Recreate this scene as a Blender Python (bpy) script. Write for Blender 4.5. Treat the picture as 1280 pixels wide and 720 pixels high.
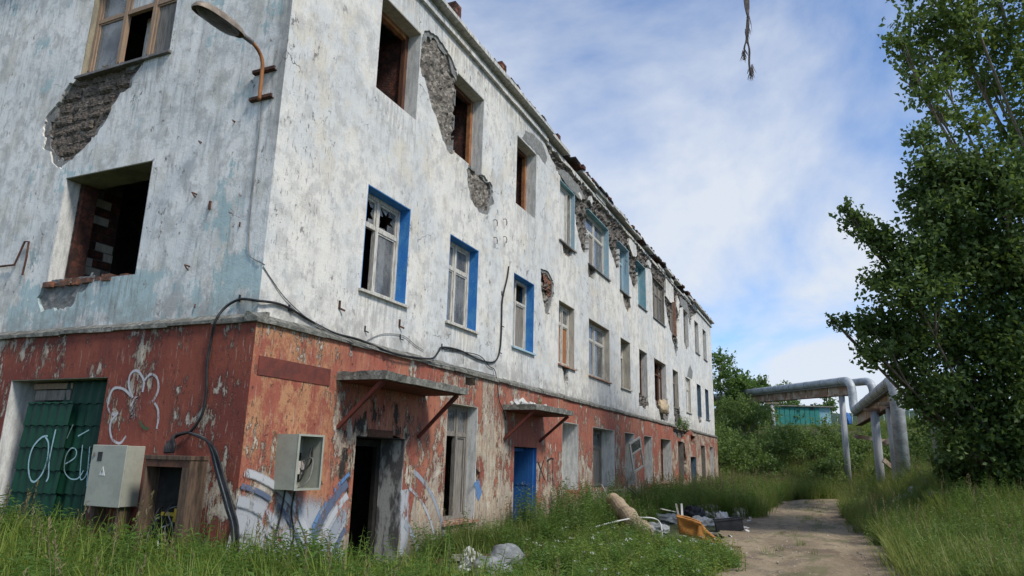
import bpy, bmesh, math, random
import numpy as np
from mathutils import Vector, Matrix, noise as mnoise
from mathutils.geometry import delaunay_2d_cdt
R = math.radians
random.seed(7); rng = np.random.default_rng(11)
scene = bpy.context.scene
for o in list(bpy.data.objects): bpy.data.objects.remove(o)
COL = scene.collection

# ---------------------------------------------------------------- camera
YAW, PITCH, ROLL, FPX = -0.424151, 0.238570, 0.025273, 882.4
CAM = Vector((6.366, -6.498, 1.6))
cF = Vector((math.sin(YAW)*math.cos(PITCH), math.cos(YAW)*math.cos(PITCH), math.sin(PITCH)))
cR = Vector((math.cos(YAW), -math.sin(YAW), 0)); cU = cR.cross(cF)
R2 = math.cos(ROLL)*cR + math.sin(ROLL)*cU; U2 = -math.sin(ROLL)*cR + math.cos(ROLL)*cU
cam_data = bpy.data.cameras.new('camera'); cam = bpy.data.objects.new('camera', cam_data); COL.objects.link(cam)
cam_data.sensor_width = 36; cam_data.sensor_fit = 'HORIZONTAL'; cam_data.lens = FPX/1280*36
cam_data.clip_start = .1; cam_data.clip_end = 3000
cam.matrix_world = Matrix(((R2.x, U2.x, -cF.x, CAM.x), (R2.y, U2.y, -cF.y, CAM.y), (R2.z, U2.z, -cF.z, CAM.z), (0, 0, 0, 1)))
scene.camera = cam
def ray(u, v): return R2*((u-640)/FPX) + U2*((360-v)/FPX) + cF
def AX(u, v, x): d = ray(u, v); return CAM + d*((x-CAM.x)/d.x)
def AY(u, v, y): d = ray(u, v); return CAM + d*((y-CAM.y)/d.y)
def AZ(u, v, z): d = ray(u, v); return CAM + d*((z-CAM.z)/d.z)
def AD(u, v, k): return CAM + ray(u, v)*k

# ---------------------------------------------------------------- world, sun, exposure
SUN_DIR = Vector((0.64, -0.22, 0.73)).normalized()       # towards the sun
world = bpy.data.worlds.new('World'); scene.world = world; world.use_nodes = True
wt = world.node_tree; wt.nodes.clear()
wn = wt.nodes.new; wl = wt.links.new
sky = wn('ShaderNodeTexSky'); sky.sky_type = 'NISHITA'; sky.sun_disc = False
sky.sun_elevation = math.asin(SUN_DIR.z); sky.sun_rotation = math.atan2(SUN_DIR.x, SUN_DIR.y)
sky.altitude = 1500; sky.air_density = 1.0; sky.dust_density = 0.1; sky.ozone_density = 1.2
tc = wn('ShaderNodeTexCoord'); sep = wn('ShaderNodeSeparateXYZ'); wl(tc.outputs['Generated'], sep.inputs[0])
zz = wn('ShaderNodeMath'); zz.operation = 'ADD'; wl(sep.outputs['Z'], zz.inputs[0]); zz.inputs[1].default_value = .28
dv = wn('ShaderNodeVectorMath'); dv.operation = 'DIVIDE'; cb = wn('ShaderNodeCombineXYZ')
for i in range(3): wl(zz.outputs[0], cb.inputs[i])
wl(tc.outputs['Generated'], dv.inputs[0]); wl(cb.outputs[0], dv.inputs[1])
mp = wn('ShaderNodeMapping'); wl(dv.outputs[0], mp.inputs[0]); mp.inputs['Location'].default_value = (1.2, 9.05, 5); mp.inputs['Scale'].default_value = (1.25, .85, 1)
cn = wn('ShaderNodeTexNoise'); wl(mp.outputs[0], cn.inputs['Vector']); cn.inputs['Scale'].default_value = 1.35; cn.inputs['Detail'].default_value = 9; cn.inputs['Roughness'].default_value = .56; cn.inputs['Distortion'].default_value = .35
cr = wn('ShaderNodeValToRGB'); wl(cn.outputs['Fac'], cr.inputs[0])
cr.color_ramp.elements[0].position = .375; cr.color_ramp.elements[0].color = (.10, .10, .10, 1)
cr.color_ramp.elements[1].position = .60; cr.color_ramp.elements[1].color = (.93, .93, .93, 1)
mx = wn('ShaderNodeMix'); mx.data_type = 'RGBA'; wl(cr.outputs[0], mx.inputs['Factor'])
gain = wn('ShaderNodeMix'); gain.data_type = 'RGBA'; gain.blend_type = 'MULTIPLY'; gain.inputs['Factor'].default_value = 1
wl(sky.outputs[0], gain.inputs['A']); gain.inputs['B'].default_value = (.66, 1.0, 1.30, 1)
wl(gain.outputs['Result'], mx.inputs['A']); mx.inputs['B'].default_value = (4.55, 4.85, 5.3, 1)
bg = wn('ShaderNodeBackground'); wl(mx.outputs['Result'], bg.inputs[0]); bg.inputs[1].default_value = .10
wo = wn('ShaderNodeOutputWorld'); wl(bg.outputs[0], wo.inputs[0])
sd = bpy.data.lights.new('sun', 'SUN'); sd.energy = 2.1; sd.angle = R(12); sd.color = (1, .95, .87)
so = bpy.data.objects.new('sun', sd); COL.objects.link(so); so.rotation_euler = SUN_DIR.to_track_quat('Z', 'Y').to_euler()
vs = scene.view_settings; vs.view_transform = 'Standard'; vs.look = 'None'; vs.exposure = 0.76; vs.gamma = 1
scene.render.engine = 'CYCLES'
scene.cycles.max_bounces = 6; scene.cycles.transparent_max_bounces = 12

# ---------------------------------------------------------------- node helper
class NT:
    def __init__(s, name):
        s.m = bpy.data.materials.new(name); s.m.use_nodes = True; s.t = s.m.node_tree
        s.t.nodes.clear(); s.out = s.t.nodes.new('ShaderNodeOutputMaterial'); s.tc = s.t.nodes.new('ShaderNodeTexCoord')
        s.obj = s.tc.outputs['Object']
    def put(s, sock, v):
        if hasattr(v, 'is_output'): s.t.links.new(v, sock)
        elif isinstance(v, (tuple, list)): sock.default_value = (*v, 1) if len(v) == 3 and len(sock.default_value) == 4 else v
        else: sock.default_value = v
    def mapv(s, sc=(1, 1, 1), loc=(0, 0, 0), vec=None, rot=(0, 0, 0)):
        n = s.t.nodes.new('ShaderNodeMapping'); s.put(n.inputs[0], vec or s.obj); n.inputs['Scale'].default_value = sc; n.inputs['Location'].default_value = loc; n.inputs['Rotation'].default_value = rot
        return n.outputs[0]
    def noise(s, scale, vec=None, detail=5, rough=.55, dist=0):
        n = s.t.nodes.new('ShaderNodeTexNoise'); s.put(n.inputs['Vector'], vec or s.obj)
        n.inputs['Scale'].default_value = scale; n.inputs['Detail'].default_value = detail; n.inputs['Roughness'].default_value = rough; n.inputs['Distortion'].default_value = dist
        return n.outputs['Fac']
    def voro(s, scale, vec=None, feat='F1'):
        n = s.t.nodes.new('ShaderNodeTexVoronoi'); n.feature = feat; s.put(n.inputs['Vector'], vec or s.obj); n.inputs['Scale'].default_value = scale
        return n.outputs['Distance']
    def ramp(s, fac, a, b, c0=0., c1=1.):
        n = s.t.nodes.new('ShaderNodeMapRange'); n.interpolation_type = 'SMOOTHSTEP'; s.put(n.inputs[0], fac)
        for i, v in enumerate((a, b, c0, c1)): s.put(n.inputs[i+1], v)
        return n.outputs[0]
    def cramp(s, fac, stops):
        n = s.t.nodes.new('ShaderNodeValToRGB'); s.put(n.inputs[0], fac); e = n.color_ramp.elements
        while len(e) < len(stops): e.new(.5)
        for q, (p, c) in zip(e, stops): q.position = p; q.color = (*c, 1) if isinstance(c, tuple) else (c, c, c, 1)
        return n.outputs[0]
    def math(s, op, a, b=0.):
        n = s.t.nodes.new('ShaderNodeMath'); n.operation = op; n.use_clamp = False; s.put(n.inputs[0], a); s.put(n.inputs[1], b); return n.outputs[0]
    def mix(s, f, a, b, mode='MIX'):
        n = s.t.nodes.new('ShaderNodeMix'); n.data_type = 'RGBA'; n.blend_type = mode; s.put(n.inputs['Factor'], f); s.put(n.inputs['A'], a); s.put(n.inputs['B'], b); return n.outputs['Result']
    def xyz(s, i):
        n = s.t.nodes.new('ShaderNodeSeparateXYZ'); s.put(n.inputs[0], s.obj); return n.outputs[i]
    def bump(s, h, strength=.5, dist=.02, normal=None):
        n = s.t.nodes.new('ShaderNodeBump'); s.put(n.inputs['Height'], h); n.inputs['Strength'].default_value = strength; n.inputs['Distance'].default_value = dist
        if normal: s.put(n.inputs['Normal'], normal)
        return n.outputs[0]
    def bsdf(s, col, rough=.9, normal=None, metal=0., spec=.3):
        n = s.t.nodes.new('ShaderNodeBsdfPrincipled'); s.put(n.inputs['Base Color'], col); s.put(n.inputs['Roughness'], rough); s.put(n.inputs['Metallic'], metal); n.inputs['Specular IOR Level'].default_value = spec
        if normal is not None: s.put(n.inputs['Normal'], normal)
        return n.outputs[0]
    def mixs(s, f, a, b):
        n = s.t.nodes.new('ShaderNodeMixShader'); s.put(n.inputs[0], f); s.put(n.inputs[1], a); s.put(n.inputs[2], b); return n.outputs[0]
    def transp(s): return s.t.nodes.new('ShaderNodeBsdfTransparent').outputs[0]
    def transl(s, c): n = s.t.nodes.new('ShaderNodeBsdfTranslucent'); s.put(n.inputs[0], c); return n.outputs[0]
    def rnd_island(s): return s.t.nodes.new('ShaderNodeNewGeometry').outputs['Random Per Island']
    def rnd_obj(s): return s.t.nodes.new('ShaderNodeObjectInfo').outputs['Random']
    def uv(s): return s.tc.outputs['UV']
    def done(s, sh): s.t.links.new(sh, s.out.inputs[0]); return s.m
MAT = {}
def simple(name, c, c2=None, rough=.8, scale=6, stretch=(1, 1, 1), metal=0., bump=.3, thr=(.4, .65), spec=.3, grime=.5):
    n = NT(name); v = n.mapv(stretch); a = n.noise(scale, v, 6, .6); f = n.noise(scale*9, v, 4, .6)
    col = n.mix(n.ramp(a, *thr), c, c2 or tuple(x*.65 for x in c)); col = n.mix(n.ramp(f, .48, .66, 0, grime), col, tuple(x*.42 for x in c))
    MAT[name] = n.done(n.bsdf(col, rough, n.bump(f, bump, .01), metal, spec)); return MAT[name]

# weathered white plaster of the upper storeys
def mat_plaster(name, left):
    n = NT(name); z = n.xyz(2)
    big = n.noise(.5, None, 6, .62); mid = n.noise(1.7, n.mapv((1, 1, .75), (5, 2, 1)), 8, .66); bl = n.noise(3.0, n.mapv((1, 1, .9), (2, 9, 4)), 10, .72)
    s1 = n.noise(1.0, n.mapv((4, 4, .5), (1, 3, 0)), 8, .7); s2 = n.noise(1.0, n.mapv((13, 13, 1.3), (3, 1, 5)), 7, .72); s3 = n.noise(1.0, n.mapv((42, 42, 5), (7, 2, 5)), 5, .7); fine = n.noise(45, None, 4, .7)
    cream, cool, grey, ochre = ((.70, .675, .615), (.575, .585, .575), (.42, .41, .39), (.60, .535, .42))
    if left: cream, cool, grey, ochre = ((.82, .80, .75), (.70, .70, .67), (.38, .385, .365), (.54, .50, .41))
    c = n.mix(n.ramp(big, .42, .58), cream, cool)
    c = n.mix(n.ramp(mid, .50, .66, 0, .6), c, ochre)
    c = n.mix(n.ramp(bl, .47, .60, 0, .62), c, grey)
    c = n.mix(n.ramp(s1, .48, .62, 0, .4 if left else .15), c, grey)
    # older pale blue coat showing through
    ob = n.noise(1.3, n.mapv((1, 1, .8), (8, 3, 2)), 9, .7)
    if left:
        edge = n.math('ADD', ob, n.math('ADD', n.ramp(z, 4.15, 3.85, 0, .09), n.math('MULTIPLY', n.math('SUBTRACT', s2, .5), .25)))
        c = n.mix(n.ramp(edge, .575, .61, 0, .8), c, (.36, .50, .51))
    else: c = n.mix(n.ramp(ob, .60, .66, 0, .4), c, (.46, .51, .54))
    c = n.mix(n.ramp(s2, .52 if left else .54, .66, 0, .5 if left else .2), c, (.26, .265, .255))
    cl = n.noise(.8, n.mapv((1, 1, 1), (4, 4, 9)), 4, .55); clm = n.ramp(cl, .44, .58, .15, 1)
    scr = n.math('MULTIPLY', n.ramp(s3, .60, .66), clm); c = n.mix(n.math('MULTIPLY', scr, .6), c, (.18, .175, .17))
    # flaked pits with a pale rim
    pit = n.noise(6, n.mapv((1, 1, .6), (1, 7, 3)), 9, .76); rim = n.math('MULTIPLY', n.ramp(pit, .58, .595), clm); pitm = n.math('MULTIPLY', n.ramp(pit, .597, .61), clm)
    c = n.mix(n.math('MULTIPLY', rim, .55), c, (.70, .69, .66)); c = n.mix(n.math('MULTIPLY', pitm, .85), c, (.17, .155, .14))
    c = n.mix(n.ramp(fine, .52, .72, 0, .35), c, (.30, .29, .275))
    # hairline cracks
    wv = n.t.nodes.new('ShaderNodeVectorMath'); wv.operation = 'MULTIPLY_ADD'; cw = n.t.nodes.new('ShaderNodeTexNoise'); n.put(cw.inputs['Vector'], n.obj); cw.inputs['Scale'].default_value = 2.5; cw.inputs['Detail'].default_value = 6
    n.put(wv.inputs[0], cw.outputs['Color']); wv.inputs[1].default_value = (.5, .5, .5); n.put(wv.inputs[2], n.obj)
    cr_ = n.voro(.55, wv.outputs[0], 'DISTANCE_TO_EDGE'); crm = n.math('MULTIPLY', n.ramp(cr_, .0040, .0015), n.ramp(big, .55, .60)); c = n.mix(n.math('MULTIPLY', crm, .8), c, (.12, .11, .10))
    # rain streaks below the cornice, splash dirt above the ledge, weather stain down the corner of the side wall
    top = n.math('MULTIPLY', n.ramp(z, 8.9, 9.8), n.ramp(s2, .42, .58)); c = n.mix(n.math('MULTIPLY', top, .6), c, (.24, .235, .22))
    low = n.math('MULTIPLY', n.ramp(z, 3.8, 3.28), n.ramp(bl, .38, .55)); c = n.mix(n.math('MULTIPLY', low, .6), c, (.28, .265, .24))
    if left:
        x = n.xyz(0); cs = n.math('MULTIPLY', n.ramp(n.math('ADD', x, n.math('MULTIPLY', s2, .5)), -.05, .22), n.ramp(z, 4.6, 6.2)); c = n.mix(n.math('MULTIPLY', cs, .65), c, (.17, .175, .165))
        for wx0, wx1, wz in ((-4.4, -2.2, 7.4), (-4.3, -2.2, 3.97)):
            ms = n.math('MULTIPLY', n.math('MULTIPLY', n.ramp(x, wx0-.1, wx0+.1), n.ramp(x, wx1+.1, wx1-.1)), n.math('MULTIPLY', n.ramp(z, wz-1.2, wz-.02), n.ramp(z, wz+.03, wz))); c = n.mix(n.math('MULTIPLY', n.math('MULTIPLY', ms, n.ramp(s2, .44, .60)), .55), c, (.24, .235, .21))
    else:
        y = n.xyz(1)
        for wz in (7.43, 4.06):
            for a, b in ((1.9, 3.4), (4.6, 6.0), (7.6, 9.0), (10.5, 12.0), (13.1, 15.5), (16.6, 18.1)):
                ms = n.math('MULTIPLY', n.math('MULTIPLY', n.ramp(y, a-.1, a+.2), n.ramp(y, b+.1, b-.2)), n.math('MULTIPLY', n.ramp(z, wz-1.1, wz-.03), n.ramp(z, wz+.03, wz))); c = n.mix(n.math('MULTIPLY', n.math('MULTIPLY', ms, n.ramp(s2, .44, .58)), .5), c, (.29, .28, .26))
    h = n.math('ADD', n.math('MULTIPLY', fine, .3), n.math('SUBTRACT', n.math('MULTIPLY', bl, 1.2), n.math('ADD', pitm, n.math('ADD', crm, scr))))
    b = n.bump(h, .7, .025); MAT[name] = n.done(n.bsdf(c, .92, b)); return MAT[name]
mat_plaster('plaster_front', False); mat_plaster('plaster_side', True)

def mat_red(name, left):
    n = NT(name); z = n.xyz(2); y = n.xyz(1)
    big = n.noise(.7, None, 6, .62); s1 = n.noise(1.1, n.mapv((5, 5, .8)), 10, .75); s2 = n.noise(1.0, n.mapv((12, 12, 1.2), (3, 1, 5)), 8, .74); bl = n.noise(3.4, n.mapv((1, 1, .7), (7, 1, 0)), 11, .77); fl = n.noise(1.0, n.mapv((20, 20, 5.5), (2, 6, 1)), 9, .74); fine = n.noise(48, None, 4, .7)
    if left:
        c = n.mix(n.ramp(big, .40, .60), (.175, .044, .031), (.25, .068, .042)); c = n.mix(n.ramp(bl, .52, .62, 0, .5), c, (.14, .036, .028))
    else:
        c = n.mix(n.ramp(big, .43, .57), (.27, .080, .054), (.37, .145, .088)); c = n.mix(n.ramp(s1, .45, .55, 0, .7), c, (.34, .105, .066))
        near = n.ramp(y, 1.9, 1.2); c = n.mix(n.math('MULTIPLY', near, n.ramp(bl, .45, .55)), c, (.43, .215, .11))
    c = n.mix(n.ramp(s2, .53, .66, 0, .5), c, (.12, .042, .032))
    ln = n.math('ADD', n.math('ADD', n.math('MULTIPLY', bl, .44), n.math('MULTIPLY', s1, .32)), n.math('MULTIPLY', fl, .24))
    if left: m = n.math('ADD', ln, n.math('ADD', n.ramp(z, 1.9, .6, 0, .035), n.ramp(z, 2.75, 3.1, 0, .02))); th = .555
    else:
        zy = n.cramp(n.math('DIVIDE', y, 40), [(0, .05), (.034, .05), (.05, .085), (.09, .06), (.115, .11), (.15, .125), (.178, .10), (.205, .06), (.42, .075), (.60, .065), (.68, .10), (.80, .12), (.95, .09)])
        m = n.math('ADD', ln, n.math('ADD', n.math('ADD', zy, n.ramp(z, 1.5, 2.7, 0, -.035)), n.ramp(z, 1.0, .1, 0, .07))); th = .572
    pc = n.noise(.9, n.mapv((1, 1, .9), (11, 5, 3)), 5, .6); m = n.math('ADD', m, n.math('MULTIPLY', n.math('SUBTRACT', pc, .5), .42 if left else .30))
    peel = n.ramp(m, th, th+.010); rim = n.math('SUBTRACT', n.ramp(m, th-.018, th-.008), peel)
    lime = n.mix(n.ramp(s1, .42, .58), (.50, .415, .30), (.36, .32, .265)); lime = n.mix(n.ramp(fl, .50, .58, 0, .8), lime, (.33, .17, .095)); lime = n.mix(n.ramp(s2, .52, .62, 0, .75), lime, (.20, .165, .13)); lime = n.mix(n.ramp(fine, .5, .68, 0, .5), lime, (.18, .155, .125)); lime = n.mix(n.ramp(bl, .56, .62, 0, .6), lime, (.58, .54, .46))
    c = n.mix(n.math('MULTIPLY', rim, .8), c, (.075, .03, .025)); c = n.mix(peel, c, lime)  # rim is a thin shadow line painted around the peeled patches
    sc = n.noise(1.6, n.mapv((18, 18, 1.8), (1, 8, 4)), 7, .75); c = n.mix(n.math('MULTIPLY', n.ramp(sc, .585, .61, 0, .6), n.ramp(pc, .42, .56, .15 if left else .5, 1)), c, (.47, .39, .31))
    pit = n.noise(9, n.mapv((1, 1, .7), (1, 3, 3)), 9, .76); pm = n.ramp(pit, .615, .63); c = n.mix(n.math('MULTIPLY', pm, .85), c, (.07, .045, .038))
    c = n.mix(n.ramp(fine, .52, .72, 0, .4), c, (.10, .052, .042))
    gr = n.math('MULTIPLY', n.ramp(n.math('ADD', z, n.math('MULTIPLY', s1, -.8)), .5, -.4), .75); c = n.mix(gr, c, (.13, .105, .078))
    h = n.math('SUBTRACT', n.math('ADD', n.math('MULTIPLY', fine, .3), bl), n.math('ADD', n.math('MULTIPLY', peel, .9), pm))
    MAT[name] = n.done(n.bsdf(c, .88, n.bump(h, .8, .025))); return MAT[name]
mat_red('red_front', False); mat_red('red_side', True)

def mat_rubble(name, a, b, d):
    n = NT(name); r = n.noise(5, None, 9, .72); f = n.noise(30, None, 5, .7); v = n.voro(9)
    c = n.mix(n.ramp(r, .43, .57), a, b); c = n.mix(n.ramp(f, .52, .62, 0, .8), c, d); c = n.mix(n.ramp(v, .35, .6, 0, .6), c, d)
    MAT[name] = n.done(n.bsdf(c, .95, n.bump(n.math('ADD', r, n.math('MULTIPLY', f, .5)), .9, .05)))
mat_rubble('rubble', (.34, .305, .26), (.20, .178, .15), (.07, .06, .052))
mat_rubble('rubble_dark', (.27, .24, .21), (.13, .115, .10), (.035, .03, .027))
mat_rubble('block_grey', (.34, .28, .225), (.20, .16, .13), (.06, .05, .042))
mat_rubble('brick_red', (.30, .115, .06), (.19, .10, .07), (.08, .06, .05))
mat_rubble('brick_dark', (.16, .055, .035), (.09, .04, .03), (.03, .02, .018))
mat_rubble('concrete', (.30, .29, .255), (.20, .195, .17), (.09, .09, .075))
mat_rubble('cement_patch', (.285, .285, .27), (.235, .235, .225), (.16, .16, .155))
simple('interior', (.17, .155, .135), (.07, .065, .06), .95, 1.5)
simple('char_and_shade', (.012, .011, .010), (.03, .027, .024), .9, 4)
simple('white_wood', (.58, .56, .51), (.36, .33, .28), .7, 7, (6, 6, .8), thr=(.45, .6))
simple('bare_wood', (.36, .24, .155), (.24, .185, .14), .85, 6, (7, 7, .6))
simple('grey_wood', (.25, .225, .195), (.13, .115, .10), .9, 6, (7, 7, .6))
simple('brown_wood', (.13, .055, .03), (.065, .032, .022), .85, 6, (7, 7, .6))
simple('orange_board', (.36, .155, .06), (.24, .10, .045), .85, 5, (5, 5, .6))
simple('blue_paint', (.03, .18, .50), (.06, .24, .52), .75, 7, (1, 1, .5), bump=.4, thr=(.42, .60))
simple('pale_blue', (.28, .44, .54), (.36, .47, .52), .85, 5, thr=(.35, .65))
simple('teal_blue', (.18, .37, .44), (.28, .42, .46), .85, 5)
simple('white_reveal', (.66, .655, .62), (.45, .45, .43), .92, 4, (4, 4, .8))
simple('cream_reveal', (.50, .46, .38), (.36, .33, .28), .92, 4, (3, 3, .7))
simple('ochre_reveal', (.33, .29, .20), (.22, .20, .16), .92, 4, (3, 3, .7))
simple('olive_reveal', (.20, .20, .12), (.13, .135, .09), .92, 4)
simple('sill_red', (.30, .135, .09), (.38, .30, .24), .85, 8)
simple('sill_tin', (.13, .12, .11), (.22, .21, .20), .6, 8)
simple('blue_door', (.022, .11, .34), (.03, .14, .38), .6, 4, (4, 4, .6), thr=(.4, .7))
simple('slate_blue', (.10, .155, .20), (.07, .10, .13), .8, 4)
simple('rust', (.12, .055, .034), (.055, .03, .024), .85, 9, metal=.1)
simple('rust_orange', (.36, .16, .065), (.24, .10, .045), .85, 9)
simple('rust_red', (.17, .045, .032), (.11, .035, .028), .8, 6)
simple('cabinet_grey', (.34, .345, .285), (.28, .285, .235), .5, 3, bump=.1, thr=(.4, .7), spec=.4, grime=.16)
simple('cabinet_rust', (.13, .085, .055), (.06, .04, .03), .85, 5, (5, 5, .8))
simple('black_rubber', (.013, .013, .014), (.03, .03, .03), .6, 9)
simple('grey_cable', (.22, .22, .21), (.12, .12, .12), .7, 9)
simple('steel_pipe', (.43, .455, .47), (.31, .325, .335), .6, 2.2, (1, 1, 1.6), metal=.3, bump=.6, thr=(.44, .58))
simple('pipe_column', (.40, .41, .42), (.29, .30, .30), .75, 2, (4, 4, .5))
simple('girder', (.40, .33, .25), (.24, .14, .085), .85, 1.6, thr=(.4, .6))
simple('container_teal', (.022, .17, .15), (.03, .20, .175), .6, 1.2, bump=.1)
simple('tarp_blue', (.04, .16, .45), None, .7, 3)
simple('fence_green', (.30, .36, .25), (.22, .27, .19), .8, 2)
simple('sack', (.27, .28, .28), (.17, .18, .18), .7, 5, bump=.6, thr=(.42, .58))
simple('leatherette', (.44, .20, .045), (.33, .145, .035), .55, 4, bump=.5, thr=(.35, .65))
simple('carpet', (.40, .31, .20), (.28, .21, .14), .95, 6, bump=.8)
simple('plaster_white', (.55, .55, .52), (.40, .39, .36), .9, 6)
simple('cloth_white', (.64, .61, .56), (.46, .43, .38), .9, 5)
simple('cushion', (.48, .38, .25), (.34, .27, .19), .9, 4)
simple('black_plastic', (.018, .018, .02), (.035, .035, .036), .5, 6)
simple('hose_white', (.60, .60, .56), (.45, .45, .42), .6, 5)
simple('lamp_housing', (.30, .25, .20), (.21, .165, .125), .6, 8, metal=.3)
simple('lamp_lens', (.05, .045, .04), (.09, .085, .075), .45, 8)
simple('rope', (.10, .085, .085), (.18, .155, .14), .95, 20)
simple('bark', (.13, .105, .08), (.21, .185, .15), .95, 5, (3, 3, .6), bump=.8)
simple('bark_light', (.28, .24, .19), (.17, .145, .115), .95, 5, (3, 3, .6), bump=.6)
simple('roof_felt', (.045, .042, .04), (.085, .08, .075), .95, 3)
simple('stone', (.40, .355, .29), (.28, .24, .19), .95, 9)
simple('grimy_reveal', (.36, .355, .34), (.09, .085, .085), .9, 3.5, (2, 2, .7), thr=(.44, .56))
simple('paper', (.60, .58, .54), (.45, .43, .40), .9, 5)
simple('green_panel', (.006, .050, .028), (.009, .038, .025), .6, 2.4, (1, 1, 1), bump=.1, thr=(.35, .7), spec=.25, grime=.3)
simple('yellow_metal', (.45, .30, .03), None, .6, 4)
simple('porcelain', (.5, .45, .40), (.35, .3, .25), .4, 4)
simple('warning_white', (.62, .62, .58), None, .6, 4)

def mat_glass():
    n = NT('dirty_glass'); d = n.noise(3, n.mapv((1, 1, .6)), 6, .65)
    dirt = n.bsdf(n.mix(n.ramp(d, .35, .65), (.17, .17, .16), (.27, .27, .255)), .55)
    g = n.t.nodes.new('ShaderNodeBsdfGlossy'); g.inputs['Roughness'].default_value = .06; g.inputs[0].default_value = (.8, .85, .9, 1)
    fr = n.t.nodes.new('ShaderNodeFresnel'); fr.inputs[0].default_value = 1.5
    a = n.mixs(n.ramp(d, .3, .7, .38, .75), n.transp(), dirt); MAT['dirty_glass'] = n.done(n.mixs(fr.outputs[0], a, g.outputs[0]))
mat_glass()
def mat_spray(name, c, cover=.5, worn=.12):
    n = NT(name); s = n.t.nodes.new('ShaderNodeSeparateXYZ'); n.put(s.inputs[0], n.uv())
    v = s.outputs[1]; e = n.math('MULTIPLY', n.math('MULTIPLY', v, n.math('SUBTRACT', 1., v)), 4.)
    w = n.noise(6, n.mapv((1, 1, .4), (3, 5, 1)), 8, .72); f = n.noise(60, None, 3, .6)
    a = n.math('MULTIPLY', n.ramp(n.math('ADD', e, n.math('MULTIPLY', n.math('SUBTRACT', f, .5), .9)), .10, .75), n.ramp(w, cover+.05, cover-.05))
    MAT[name] = n.done(n.mixs(a, n.transp(), n.bsdf(c, .8)))
for nm, c, cv in (('spray_white', (.43, .44, .455), .575), ('spray_flower', (.46, .44, .45), .56), ('spray_navy', (.10, .125, .19), .56), ('spray_blue', (.10, .20, .38), .53), ('spray_grey', (.27, .295, .33), .56), ('spray_black', (.02, .02, .02), .6), ('spray_pink', (.50, .42, .40), .55), ('spray_green', (.06, .10, .05), .6), ('spray_pale', (.36, .37, .39), .545), ('spray_mint', (.35, .52, .55), .62), ('soot', (.03, .026, .022), .45)): mat_spray(nm, c, cv)

def mat_leaf(name, a, b, c, tr=.35, seed=0, obj=False):
    n = NT(name); r = n.rnd_island(); p = n.noise(.9, n.mapv(loc=(seed, 0, 0)), 3, .5)
    col = n.mix(r, a, b); col = n.mix(n.ramp(p, .42, .66, 0, .7), col, c)
    if obj: col = n.mix(n.math('MULTIPLY', n.rnd_obj(), .6), col, c)
    sh = n.mixs(tr, n.bsdf(col, .55, spec=.35), n.transl(n.mix(.5, col, (.16, .22, .03)))); MAT[name] = n.done(sh)
mat_leaf('leaf_poplar', (.10, .165, .036), (.18, .25, .06), (.075, .125, .03), .45)
mat_leaf('leaf_dark', (.068, .125, .034), (.135, .205, .055), (.046, .09, .026), .42, 3)
mat_leaf('leaf_willow', (.13, .205, .05), (.20, .28, .078), (.095, .16, .042), .45, 5)
mat_leaf('leaf_tree', (.09, .17, .038), (.145, .235, .056), (.065, .13, .03), .45, 8)
mat_leaf('grass_lush', (.165, .25, .032), (.24, .32, .052), (.235, .275, .055), .5, 1, True)
mat_leaf('grass_deep', (.105, .18, .034), (.165, .24, .048), (.185, .215, .056), .45, 2, True)
mat_leaf('grass_far', (.17, .25, .042), (.235, .305, .062), (.245, .26, .075), .5, 2, True)
mat_leaf('weed_leaf', (.10, .195, .036), (.165, .27, .052), (.08, .155, .032), .45, 6, True)
mat_leaf('weed_mid', (.13, .21, .05), (.18, .255, .072), (.10, .175, .046), .45, 7, True)
mat_leaf('seed_head', (.27, .225, .11), (.20, .16, .08), (.17, .145, .075), .3, 9)
mat_leaf('petal_white', (.62, .62, .55), (.5, .5, .44), (.6, .58, .48), .3, 4)
mat_leaf('petal_pink', (.42, .05, .20), (.50, .09, .28), (.35, .05, .18), .3, 4)

def mat_ground():
    n = NT('soil'); a = n.noise(.6, None, 8, .65); f = n.noise(14, None, 6, .7)
    c = n.mix(n.ramp(a, .4, .6), (.060, .072, .024), (.095, .085, .045)); c = n.mix(n.ramp(f, .5, .7, 0, .7), c, (.03, .036, .013))
    MAT['soil'] = n.done(n.bsdf(c, .95, n.bump(f, .8, .05)))
    n = NT('dirt_track'); a = n.noise(.55, n.mapv((1.6, .5, 1)), 8, .66); m = n.noise(2.6, n.mapv((1, .5, 1)), 8, .7); f = n.noise(26, None, 6, .75); v = n.voro(24)
    c = n.mix(n.ramp(a, .40, .60), (.30, .232, .145), (.205, .152, .095)); c = n.mix(n.ramp(m, .50, .60, 0, .7), c, (.15, .115, .082)); c = n.mix(n.ramp(f, .5, .62, 0, .6), c, (.36, .295, .205))
    c = n.mix(n.ramp(v, .18, .08, 0, .5), c, (.30, .28, .25)); dp = n.noise(.8, n.mapv((1.4, .6, 1), (9, 4, 0)), 8, .7); c = n.mix(n.ramp(dp, .53, .60, 0, .65), c, (.12, .088, .06)); g = n.noise(1.1, n.mapv((1.2, .4, 1), (6, 2, 0)), 7, .7); c = n.mix(n.ramp(g, .54, .60, 0, .55), c, (.11, .12, .045))
    MAT['dirt_track'] = n.done(n.bsdf(c, .95, n.bump(n.math('ADD', m, n.math('MULTIPLY', f, .4)), .8, .06)))
mat_ground()

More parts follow.
